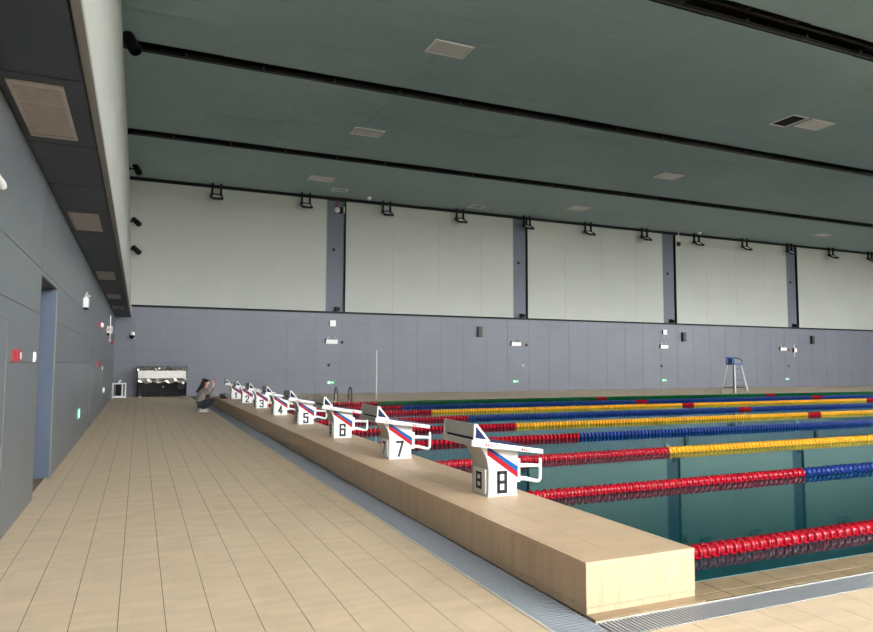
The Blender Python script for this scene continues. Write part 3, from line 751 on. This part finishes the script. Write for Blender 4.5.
def small_exit(x, z, label):
    t = thing('exit_sign', label, 'exit sign', (x, YW, z), 0, 'low green exit signs on the far wall')
    MB().box(-.19, .19, -.03, 0, -.075, .075).build('case', M_GREENS, t)
    m = MB(); m.box(-.15, -.02, -.034, -.03, -.05, .05); m.build('running_figure_mark', M_WSIGN, t)
    a = MB().prism([(.02, -.02), (.08, -.02), (.08, -.045), (.14, 0), (.08, .045), (.08, .02), (.02, .02)], 'y', -.034, -.03); a.build('arrow_mark', M_WSIGN, t)
small_exit(8.38, .545, 'green exit sign low on the wall behind the pool ladder'); small_exit(18.49, .52, 'green exit sign low on the wall under the second pillar')
small_exit(28.64, .515, 'green exit sign low on the wall left of the high chair'); small_exit(38.94, .525, 'green exit sign low on the wall under the rightmost pillar')
def wall_dot(x, z, m, label, r=.045, nm='alarm_button', cat='alarm'):
    t = thing(nm, label, cat, (x, YW, z))
    MB().box(-r*1.3, r*1.3, -.03, 0, -r*1.3, r*1.3).build('base', m, t); MB().lathe([(r*.8, -.055), (r, -.03)], 10, 'y').build('button', M_BLACK, t)
wall_dot(8.91, 2.46, M_BLACK, 'tiny dark sounder right of the first twin-lamp light'); wall_dot(8.27, 1.37, M_BLACK, 'tiny dark call point above the leftmost exit sign')
wall_dot(19.16, 2.47, M_REDBOX, 'tiny red sounder right of the second twin-lamp light', .06); wall_dot(18.95, 1.36, M_WPLAST, 'tiny white call point above the second exit sign')
wall_dot(28.45, 1.36, M_BLACK, 'tiny dark call point above the third exit sign'); wall_dot(39.15, 2.43, M_REDBOX, 'tiny red sounder right of the rightmost twin-lamp light', .05)
wall_dot(39.1, 1.36, M_GRILLED, 'tiny grey call point above the rightmost exit sign')
t = thing('router_box', 'white box with upright aerial near the rightmost twin-lamp light', 'wireless box', (39.65, YW, 2.42))
MB().box(-.05, .17, -.10, 0, -.13, .13).build('case', M_WPLAST, t); MB().box(-.13, -.05, -.08, 0, -.13, .13).build('side', M_BLACK, t)
MB().tube([(-.02, -.05, -.42), (-.02, -.05, .42)], .022, 6).build('aerial', M_GRILLE, t)
for (a, b), nm in zip(PILL[:4], ('first', 'second', 'third', 'rightmost')):
    xc = (a+b-.1)/2
    t = thing('wall_camera', 'black camera at the foot of the %s blue pillar' % nm, 'camera', (xc+.12, Y_FAR-.03, 4.06), 0, 'cameras at the pillar feet')
    MB().tube([(0, -.02, 0), (0, -.34, -.04)], .10, 10).build('housing', M_BLACK, t); MB().box(-.10, .04, -.12, 0, -.12, .10).build('bracket', M_BLACK, t)
    MB().lathe([(.06, -.36), (.06, -.33)], 10, 'y', (0, 0, -.04)).build('lens', M_BLACK, t)
    t = thing('pillar_sensor', 'small sensor half way up the %s blue pillar' % nm, 'sensor', (xc+.05, Y_FAR-.05, 6.91), 0, 'sensors on the pillars')
    MB().box(-.045, .045, -.06, 0, -.07, .04).build('case', M_GRILLED, t); MB().box(-.16, -.07, -.05, 0, -.06, .06).build('clip', M_BLACK, t)
t = thing('alarm_beacon', 'white and red alarm beacon at the top of the first pillar', 'alarm', (8.55, Y_FAR-.03, 8.85))
MB().tube([(0, -.12, .05), (0, -.12, .50)], .03, 6).build('stem', M_REDBOX, t); MB().lathe([(.05, -.24), (.10, -.20), (.14, -.08), (.13, 0)], 12, 'y').build('dome', M_GRILLE, t, smooth=True)
MB().box(.16, .32, -.16, 0, -.14, .14).build('speaker', M_BLACK, t); MB().box(.30, .36, -.2, 0, -.16, .16).build('cover', M_WPLAST, t)
t = thing('alarm_beacon', 'small dark beacon hanging at the top of the third pillar', 'alarm', (29.75, Y_FAR-.28, 8.75))
MB().tube([(0, 0, .1), (0, 0, .705)], .025, 6).build('stem', M_GRILLE, t); MB().lathe([(.05, -.16), (.12, -.08), (.10, .1)], 10, 'z').build('dome', M_STEEL, t)
for x, y, lab in ((9.95, 30.9, 'small white ceiling sensor right of the first pillar'), (30.9, 30.9, 'small white ceiling sensor right of the third pillar')):
    t = thing('ceiling_sensor', lab, 'sensor', (x, y, Z_CEIL)); MB().lathe([(.05, -.14), (.10, -.09), (.11, 0)], 10, 'z').build('dome', M_WPLAST, t); MB().lathe([(.13, -.02), (.13, 0)], 10, 'z').build('base', M_WPLAST, t)
t = thing('security_camera', 'white dome camera on the blue wall above the black cabinet', 'camera', (-.28, YW, 2.60))
t.scale = (.78, .78, .78)
MB().box(-.12, .10, -.18, 0, -.02, .08).build('bracket', M_GRILLE, t); MB().lathe([(.06, -.17), (.12, -.11), (.13, -.03), (.12, .02)], 12, 'z', (-.02, -.14, 0)).build('dome', M_GLOSSB, t, smooth=True)
MB().lathe([(.10, 0), (.12, .05), (.10, .15), (.05, .18)], 12, 'z', (0, -.12, .03)).build('cap', M_WPLAST, t, smooth=True); MB().lathe([(.02, -.2), (.05, -.17), (.05, -.12)], 8, 'z', (.09, -.15, 0)).build('lamp', M_WPLAST, t)

# ================================================================ LEFT WALL FITTINGS
def on_left(name, label, cat, y, z, group=None): return thing(name, label, cat, (X_LEFT, y, z), 0, group)
t = on_left('fire_alarm_box', 'red fire alarm box on the near grey wall by the cabinet door', 'alarm', 6.78, 1.49, 'red alarm boxes on the left wall')
MB().box(0, .035, -.13, .12, -.05, .05).build('case', M_REDBOX, t); MB().box(.035, .038, .03, .10, -.03, .03).build('glass', M_WPLAST, t); MB().box(0, .040, -.135, .125, .045, .052).build('hood', M_REDBOX, t)
t = on_left('wall_switch', 'white switch plate beside the doorway recess', 'switch', 7.93, 1.487)
MB().box(0, .012, -.06, .06, -.05, .05).build('plate', M_WPLAST, t, bevel=.003); MB().box(.012, .018, -.03, .03, -.025, .025).build('rocker', M_WPLAST, t)
t = on_left('fire_alarm_box', 'small red alarm box on the left wall beyond the recess', 'alarm', 19.35, 1.41, 'red alarm boxes on the left wall')
MB().box(0, .06, -.10, .10, -.07, .07).build('case', M_REDBOX, t); MB().box(.06, .064, -.05, .05, -.03, .03).build('glass', M_REDBOX, t)
t = on_left('alarm_sounder', 'red sounder high on the left wall left of the hanging sign', 'alarm', 19.5, 2.41)
MB().box(0, .05, -.10, .12, -.08, .08).build('base', M_REDBOX, t); MB().lathe([(.07, .05), (.05, .11)], 10, 'x').build('horn', M_WPLAST, t)
t = on_left('alarm_sounder', 'small red sounder near the far left corner', 'alarm', 27.9, 2.2)
MB().box(0, .06, -.12, .12, -.08, .08).build('base', M_REDBOX, t); MB().lathe([(.06, .06), (.04, .10)], 10, 'x').build('horn', M_REDBOX, t)
def left_twin(y, z, s, label, nm='emergency_light'):
    t = on_left(nm, label, 'emergency light', y, z)
    MB().box(0, .09*s, -.13*s, .13*s, -.13*s, .05*s).build('case', M_WPLAST, t, bevel=.01)
    MB().box(.005, .085*s, -.12*s, .12*s, -.16*s, -.13*s).build('underside', M_BLACK, t)
    for q in (-.07, .07):
        h = MB().tube([(.03*s, q*s, .05*s), (.05*s, q*s, .10*s), (.085*s, (q-.03)*s, .12*s)], [.018*s, .030*s, .042*s], 8).build('lamp_head', M_WPLAST, t, smooth=True)
        MB().tube([(.086*s, (q-.031)*s, .1205*s), (.094*s, (q-.036)*s, .122*s)], .032*s, 8).build('lens', M_GRILLED, h)
left_twin(14.1, 2.58, 1.0, 'white twin-head emergency light on the left wall under the soffit')
t = on_left('security_camera', 'white camera on the left wall at the picture\'s left edge', 'camera', 5.60, 2.70)
MB().tube([(0, 0, 0), (.02, .01, .015), (.03, .03, .02)], [.02, .015, .015], 8).build('arm', M_WPLAST, t, smooth=True)
MB().tube([(.02, -.10, .03), (.03, .05, .01), (.033, .09, 0)], [.028, .032, .026], 10).build('housing', M_WPLAST, t, smooth=True)
t = on_left('exit_sign', 'small green and white exit sign low on the left wall', 'exit sign', 13.85, .525)
MB().box(0, .022, -.19, .19, -.085, .085).build('case', M_GREENS, t); MB().box(.022, .024, -.19, .10, -.075, .075).build('running_figure_mark', M_WSIGN, t)
t = thing('hanging_sign', 'white sign plate standing out from the left wall above a door', 'sign', (X_LEFT, 24.3, 2.52))
MB().box(.0, .16, -.05, .05, -.12, .10).build('panel', M_GRILLE, t); MB().box(.085, .115, -.07, -.05, -.40, .44).build('mount_bar', M_GRILLE, t); MB().box(.0, .07, -.08, .08, -.20, -.12).build('lamp_box', M_BLACK, t); MB().box(.03, .14, -.053, -.05, -.07, .05).build('mark', M_SKIN, t)
def flush_door(name, y0, y1, z1, label, knob=None):
    w = MB(); e = .018
    w.box(X_LEFT-.004, X_LEFT+.005, y0, y0+e, .01, z1); w.box(X_LEFT-.004, X_LEFT+.005, y1-e, y1, .01, z1); w.box(X_LEFT-.004, X_LEFT+.005, y0+e, y1-e, z1-e, z1)
    o = tag(w.build(name, M_LIP), label, None, None, 'structure')
    MB().box(X_LEFT-.002, X_LEFT+.003, y0+e, y1-e, .012, z1-e).build('leaf', M_WALLL, o)
    if knob: MB().box(X_LEFT+.003, X_LEFT+.05, knob[0]-.06, knob[0]+.06, knob[1]-.07, knob[1]+.07).build('handle', M_WPLAST, o)
flush_door('door_1', 5.35, 6.36, 1.785, 'flush cabinet door in the near left wall')
flush_door('door_2', 16.9, 17.85, 1.72, 'flush cabinet door in the left wall')
flush_door('door_3', 22.3, 23.4, 2.18, 'flush service door near the far left corner', (22.9, .62))
t = on_left('wall_switch', 'tiny white switch beside the far left service door', 'switch', 22.0, 1.29)
MB().box(0, .014, -.07, .07, -.06, .06).build('plate', M_WPLAST, t); MB().box(.014, .02, -.03, .03, -.03, .03).build('rocker', M_WPLAST, t)

# ================================================================ OBJECTS AT THE FAR LEFT
t = thing('console_cabinet', 'glossy black cabinet with a pale band against the far wall', 'cabinet', (.94, 31.28, 0))
MB().box(-.97, .97, -.26, .36, .05, 1.16).build('body', M_GLOSSB, t, bevel=.02)
MB().box(-.95, .93, -.29, -.262, .80, 1.12).build('pale_panel', M_SILV, t, bevel=.005)
hood = MB()
nx, nz = 26, 5
rr = random.Random(3)
for j in range(nz+1):
    for i in range(nx+1):
        u, v = i/nx, j/nz; a = v*math.pi*.62
        hood.v.append((-1.0+2.0*u, -.30+.05*math.sin(i*1.9+j)+.26*(1-math.cos(a)) + rr.uniform(-.02, .02), 1.13+.18*math.sin(a)+rr.uniform(-.015, .015)))
for j in range(nz):
    for i in range(nx): a = j*(nx+1)+i; hood.f.append((a, a+1, a+nx+2, a+nx+1))
ho = hood.build('crinkled_cover', M_CRINK, t)
sm = ho.modifiers.new('thick', 'SOLIDIFY'); sm.thickness = .012
skirt = MB()
for i in range(21):
    u = i/20; x = -.96+1.92*u
    skirt.v += [(x, -.285+.012*math.sin(i*2.3), .79), (x, -.30+.03*math.sin(i*1.7), .70+.02*math.sin(i*2.9)), (x, -.275, .62+.03*math.sin(i*1.3))]
for i in range(20):
    for j in range(2): a = 3*i+j; skirt.f.append((a, a+3, a+4, a+1))
k_ = skirt.build('crinkled_flap', M_CRINK, t); sm = k_.modifiers.new('thick', 'SOLIDIFY'); sm.thickness = .008
MB().lathe([(.13, -.30), (.14, -.26)], 20, 'y', (.74, 0, .47)).build('dial', M_BLACK, t); MB().lathe([(.04, -.33), (.05, -.30)], 12, 'y', (.82, 0, .60)).build('knob', M_WPLAST, t)
MB().lathe([(.03, -.30), (.05, -.262)], 10, 'y', (.04, 0, .44)).build('lock', M_CHROME, t)
for sx in (-.85, 0, .85): MB().lathe([(.045, 0), (.045, .05)], 10, 'z', (sx, -.18, 0)).build('foot', M_WPLAST, t)
for sx in (-.85, .85): MB().lathe([(.045, 0), (.045, .05)], 10, 'z', (sx, .25, 0)).build('foot', M_WPLAST, t)
t = thing('trolley', 'small white framed trolley holding a black box in the far left corner', 'trolley', (-.70, 30.75, 0))
W_, D_, H_ = .235, .18, .62
fr = MB()
for sx in (-1, 1):
    for sy in (-1, 1): fr.box(sx*W_-.02, sx*W_+.02, sy*D_-.02, sy*D_+.02, 0, H_)
for z in (.05, H_-.02):
    for sx in (-1, 1): fr.box(sx*W_-.02, sx*W_+.02, -D_, D_, z-.02, z+.02)
    for sy in (-1, 1): fr.box(-W_, W_, sy*D_-.02, sy*D_+.02, z-.02, z+.02)
fr.box(.10, .135, -D_-.02, -D_+.02, .05, H_)
fr.build('frame', M_WPLAST, t); MB().box(-.13, .08, -.12, .12, .10, .56).build('black_box', M_BLACK, t, bevel=.01)
MB().box(-.15, .09, -.14, .14, .07, .10).build('shelf', M_WPLAST, t)
MB().tube([(-.02, 0, H_), (.0, 0, H_+.06), (.05, 0, H_+.13)], [.03, .05, .03], 8).build('fitting', M_WPLAST, t, smooth=True)
t = thing('wall_cabinet', 'low grey cabinet in the far left corner beside the white trolley', 'cabinet', (-.955, 29.2, 0))
MB().box(-.01, .035, -.5, .5, .02, .64).build('body', M_GREYB, t, bevel=.006); MB().box(.035, .043, -.47, .47, .06, .60).build('door', M_GREYB, t); MB().box(.043, .055, -.40, -.36, .28, .40).build('handle', M_CHROME, t)

# ================================================================ POOLSIDE THINGS ON THE FAR DECK
t = thing('flag_pole', 'thin pale pole standing at the far pool edge', 'pole', (8.33, 24.75, 0))
MB().tube([(0, 0, 0.02), (0, 0, 1.92)], .026, 10).build('pole', M_ALU, t); MB().lathe([(.10, 0), (.10, .015), (.045, .03), (.045, .09)], 14, 'z').build('base', M_CHROME, t); MB().lathe([(.03, 1.92), (.03, 1.94), (.01, 1.96)], 10, 'z').build('cap', M_ALU, t)
t = thing('pool_ladder', 'pair of dark curved ladder handrails at the far pool edge', 'ladder', (7.0, 24.56, 0))
for s in (-.27, .27):
    r = MB().tube([(s, -.12, -.5), (s, -.12, .30), (s, -.08, .46), (s, .02, .55), (s, .13, .56), (s, .26, .46), (s, .32, .30), (s, .32, .0)], .024, 8).build('handrail', M_STEEL, t, smooth=True)
    MB().lathe([(.055, 0), (.055, .02), (.03, .04)], 12, 'z', (s, .32, 0)).build('flange', M_WPLAST, r)
for z in (-.15, -.38): MB().box(-.27, .27, -.16, -.08, z-.015, z+.015).build('rung', M_CHROME, t)
t = thing('lifeguard_chair', 'tall lifeguard chair with blue seat and splayed metal legs', 'chair', (27.53, 25.45, 0))
top = {}
for sx in (-1, 1):
    for sy in (-1, 1):
        p0 = Vector((sx*.43, sy*.44, 0)); p1 = Vector((sx*.22, sy*.22, 1.46))
        leg = MB().tube([p0, p1], .038, 8).build('leg', M_ALU if sy < 0 else M_STEEL if sx > 0 else M_ALU, t)
        MB().lathe([(.05, 0), (.05, .03)], 8, 'z', p0).build('foot_pad', M_STEEL, leg)
for z in (.30,):
    q = 1-z/1.46*.5
    for a, b in (((-.43, -.44), (.43, -.44)), ((-.43, .44), (.43, .44)), ((-.43, -.44), (-.43, .44)), ((.43, -.44), (.43, .44))):
        MB().tube([(a[0]*q, a[1]*q, z), (b[0]*q, b[1]*q, z)], .024, 6).build('stretcher', M_STEEL, t)
for k in range(4):
    z = .42 + .27*k; q = 1-z/1.46*.5
    MB().tube([(-.43*q, -.44*q, z), (.43*q, -.44*q, z)], .016, 6).build('rung', M_CHROME, t)
MB().box(-.27, .27, -.27, .27, 1.44, 1.50).build('seat', M_CHBLUE, t, bevel=.01); MB().box(-.27, .27, .22, .27, 1.50, 1.84).build('backrest', M_CHBLUE, t, bevel=.01)
for sx in (-.27, .27):
    ar = MB().tube([(sx, .24, 1.80), (sx, -.10, 1.74), (sx, -.26, 1.66), (sx, -.26, 1.48)], .026, 8).build('armrest', M_CHBLUE, t, smooth=True)
MB().box(-.30, -.24, -.15, .10, 1.48, 1.74).build('side_panel', M_CHBLUE, t)

# ================================================================ PERSON CROUCHING AT THE END OF THE PLATFORM
def skin_mesh(name, verts, edges, radii, m, parent, root=0, sub=2):
    me = bpy.data.meshes.new(name); me.from_pydata(verts, edges, []); me.materials.append(m)
    o = link(name, me, None)
    o.modifiers.new('skin', 'SKIN')
    for i, r in enumerate(radii):
        sv = me.skin_vertices[0].data[i]; sv.radius = (r, r) if not isinstance(r, tuple) else r; sv.use_root = (i == root)
    sb = o.modifiers.new('sub', 'SUBSURF'); sb.levels = sub; sb.render_levels = sub
    dg = bpy.context.evaluated_depsgraph_get(); new = bpy.data.meshes.new_from_object(o.evaluated_get(dg)); new.name = name
    new.materials.clear(); new.materials.append(m); new.polygons.foreach_set('use_smooth', [True]*len(new.polygons))
    C.objects.unlink(o); bpy.data.objects.remove(o); bpy.data.meshes.remove(me)
    return link(name, new, parent)
def chain(V, E, R, start, pts, rad):
    prev = start
    for p, r in zip(pts, rad):
        V.append(p); R.append(r)
        if prev is not None: E.append((prev, len(V)-1))
        prev = len(V)-1
    return prev
P = thing('person', 'person crouching in a grey checked jacket with hands raised', 'person', (1.80, 21.25, 0), math.radians(-12))
P.scale = (1.0, 1.08, .94)
# local frame: +x is where the person faces; y across the body
V, E, R = [], [], []
pel = chain(V, E, R, None, [(-.10, 0, .27)], [(.135, .12)])
sp1 = chain(V, E, R, pel, [(-.085, 0, .42), (-.05, 0, .56), (-.02, 0, .68)], [(.12, .105), (.125, .105), (.12, .095)])
nk = chain(V, E, R, sp1, [(.0, 0, .755), (.03, 0, .80)], [.05, .046])
hd = chain(V, E, R, nk, [(.045, 0, .855), (.055, 0, .915), (.045, 0, .965)], [.066, .082, .06])
for s in (-1, 1):
    hip = chain(V, E, R, pel, [(-.06, s*.10, .25), (.09, s*.13, .32), (.26, s*.14, .40)], [.095, .085, .062])
    ank = chain(V, E, R, hip, [(.11, s*.13, .24), (-.07, s*.12, .085)], [.056, .036])
    chain(V, E, R, ank, [(-.03, s*.12, .05), (.06, s*.125, .035)], [.036, .03])
hands = []
# right arm (nearer the viewer) raised, left arm reaching to the knees
sh = chain(V, E, R, sp1, [(-.02, -.165, .685), (.14, -.20, .60), (.23, -.15, .74), (.255, -.12, .84)], [.052, .045, .036, .026])
hands.append((sh, Vector((.255, -.12, .84)), Vector((.10, 0, 1)).normalized(), Vector((0, 1, 0)), .2))
sh = chain(V, E, R, sp1, [(-.02, .165, .685), (.12, .20, .58), (.22, .12, .72), (.245, .06, .81)], [.052, .045, .036, .026])
hands.append((sh, Vector((.245, .06, .81)), Vector((.12, -.25, 1)).normalized(), Vector((0, -1, 0)), .2))
for idx, p, d, side, curl in hands:
    palm = chain(V, E, R, idx, [p+d*.045, p+d*.085], [(.034, .018), (.036, .016)])
    n = d.cross(side).normalized()
    for k, (off, ln) in enumerate(((-.03, .072), (-.010, .082), (.010, .078), (.03, .060))):
        b = p + d*.085 + side*off
        chain(V, E, R, palm, [b+d*.012, b+d*ln*.5+n*ln*.10*curl*3, b+d*ln*(1-.3*curl)+n*ln*.35*curl*2], [.010, .009, .0075])
    chain(V, E, R, palm-1, [p+d*.05-side*.036, p+d*.085-side*.058, p+d*.11-side*.064], [.012, .010, .008])
body = skin_mesh('body', V, E, R, M_SKIN, P, 0, 2)
# face
fc = MB(); fc.lathe([(.004, .024), (.014, .010), (.017, -.008), (.010, -.014)], 8, 'x', (.125, 0, .893)); fc.build('nose', M_SKIN, P, smooth=True)
for s in (-1, 1):
    e = MB().lathe([(.010, .0), (.012, -.012)], 8, 'x', (.128, s*.03, .918)).build('eye', M_WPLAST, P); MB().lathe([(.006, .002), (.006, -.002)], 8, 'x', (.128, s*.03, .918)).build('iris', M_HAIR, e)
    MB().lathe([(.008, -.006), (.020, 0), (.008, .006)], 8, 'y', (.045, s*.083, .905)).build('ear', M_SKIN, P)
MB().box(.114, .123, -.022, .022, .862, .872).build('mouth', M_SWEAT, P)
# jacket, trousers, shoes, hair
V, E, R = [], [], []
a0 = chain(V, E, R, None, [(-.10, 0, .20)], [(.185, .165)])
a1 = chain(V, E, R, a0, [(-.095, 0, .38), (-.055, 0, .55), (-.02, 0, .69)], [(.175, .155), (.17, .145), (.15, .12)])
chain(V, E, R, a1, [(.0, 0, .755)], [.062])
chain(V, E, R, a1, [(-.02, -.165, .685), (.14, -.20, .60), (.225, -.155, .73), (.25, -.125, .82)], [.08, .072, .060, .050])
chain(V, E, R, a1, [(-.02, .165, .685), (.12, .20, .58), (.215, .125, .71), (.24, .07, .79)], [.08, .072, .060, .050])
skin_mesh('jacket', V, E, R, M_JACK, P, 0, 2)
V, E, R = [], [], []
chain(V, E, R, None, [(.075, 0, .32), (.085, 0, .48), (.07, 0, .62), (.055, 0, .70)], [.10, .10, .085, .06])
skin_mesh('sweater', V, E, R, M_SWEAT, P, 0, 2)
V, E, R = [], [], []
b0 = chain(V, E, R, None, [(-.09, 0, .22)], [(.15, .12)])
for s in (-1, 1): chain(V, E, R, b0, [(-.04, s*.10, .24), (.10, s*.13, .325), (.265, s*.14, .405), (.115, s*.13, .24), (-.055, s*.12, .115)], [.115, .112, .095, .085, .068])
skin_mesh('trousers', V, E, R, M_TROU, P, 0, 2)
for s in (-1, 1):
    V, E, R = [], [], []
    chain(V, E, R, None, [(-.13, s*.12, .062), (-.06, s*.121, .066), (.01, s*.124, .05), (.08, s*.127, .042)], [(.045, .055), (.046, .060), (.044, .046), (.036, .036)])
    sh = skin_mesh('shoe', V, E, R, M_SHOE, P, 0, 2)
    sl_ = MB().prism([(-.175, s*.12-.03), (-.15, s*.12-.042), (.01, s*.122-.046), (.10, s*.124-.036), (.125, s*.126), (.10, s*.126+.036), (.01, s*.124+.046), (-.15, s*.12+.042), (-.175, s*.12+.03)], 'z', 0, .022)
    sl_.build('sole', M_WPLAST, sh)
V, E, R = [], [], []
h0 = chain(V, E, R, None, [(.018, 0, .935)], [(.098, .098)])
chain(V, E, R, h0, [(.035, 0, .985)], [.07])
chain(V, E, R, h0, [(-.05, 0, .86), (-.12, -.01, .76), (-.19, -.02, .66), (-.225, -.02, .60)], [(.088, .07), (.085, .06), (.07, .045), (.04, .03)])
skin_mesh('hair', V, E, R, M_HAIR, P, 0, 2)
ph = thing('phone', 'reddish phone held up in the crouching person\'s raised hands', 'phone', (2.07, 21.12, .875), math.radians(-12))
MB().box(-.006, .006, -.038, .038, -.02, .13).build('case', M_REDBOX, ph, bevel=.003); MB().box(.006, .0075, -.033, .033, -.012, .122).build('screen', M_GLOSSB, ph); MB().box(-.0085, -.006, -.03, -.01, .09, .12).build('lens_plate', M_BLACK, ph)
bg = thing('shoulder_bag', 'black bag lying on the end of the platform beside the crouching person', 'bag', (2.49, 22.45, BH), math.radians(8))
V, E, R = [], [], []
chain(V, E, R, None, [(-.14, 0, .085), (0, 0, .10), (.13, 0, .085)], [(.085, .075), (.10, .09), (.085, .075)])
skin_mesh('sack', V, E, R, M_BAG, bg, 0, 2); MB().tube([(-.15, 0, .13), (-.08, -.06, .20), (.06, -.06, .20), (.14, 0, .13)], .012, 6).build('strap', M_BAG, bg); MB().box(.02, .07, -.102, -.088, .10, .14).build('buckle', M_CHROME, bg)
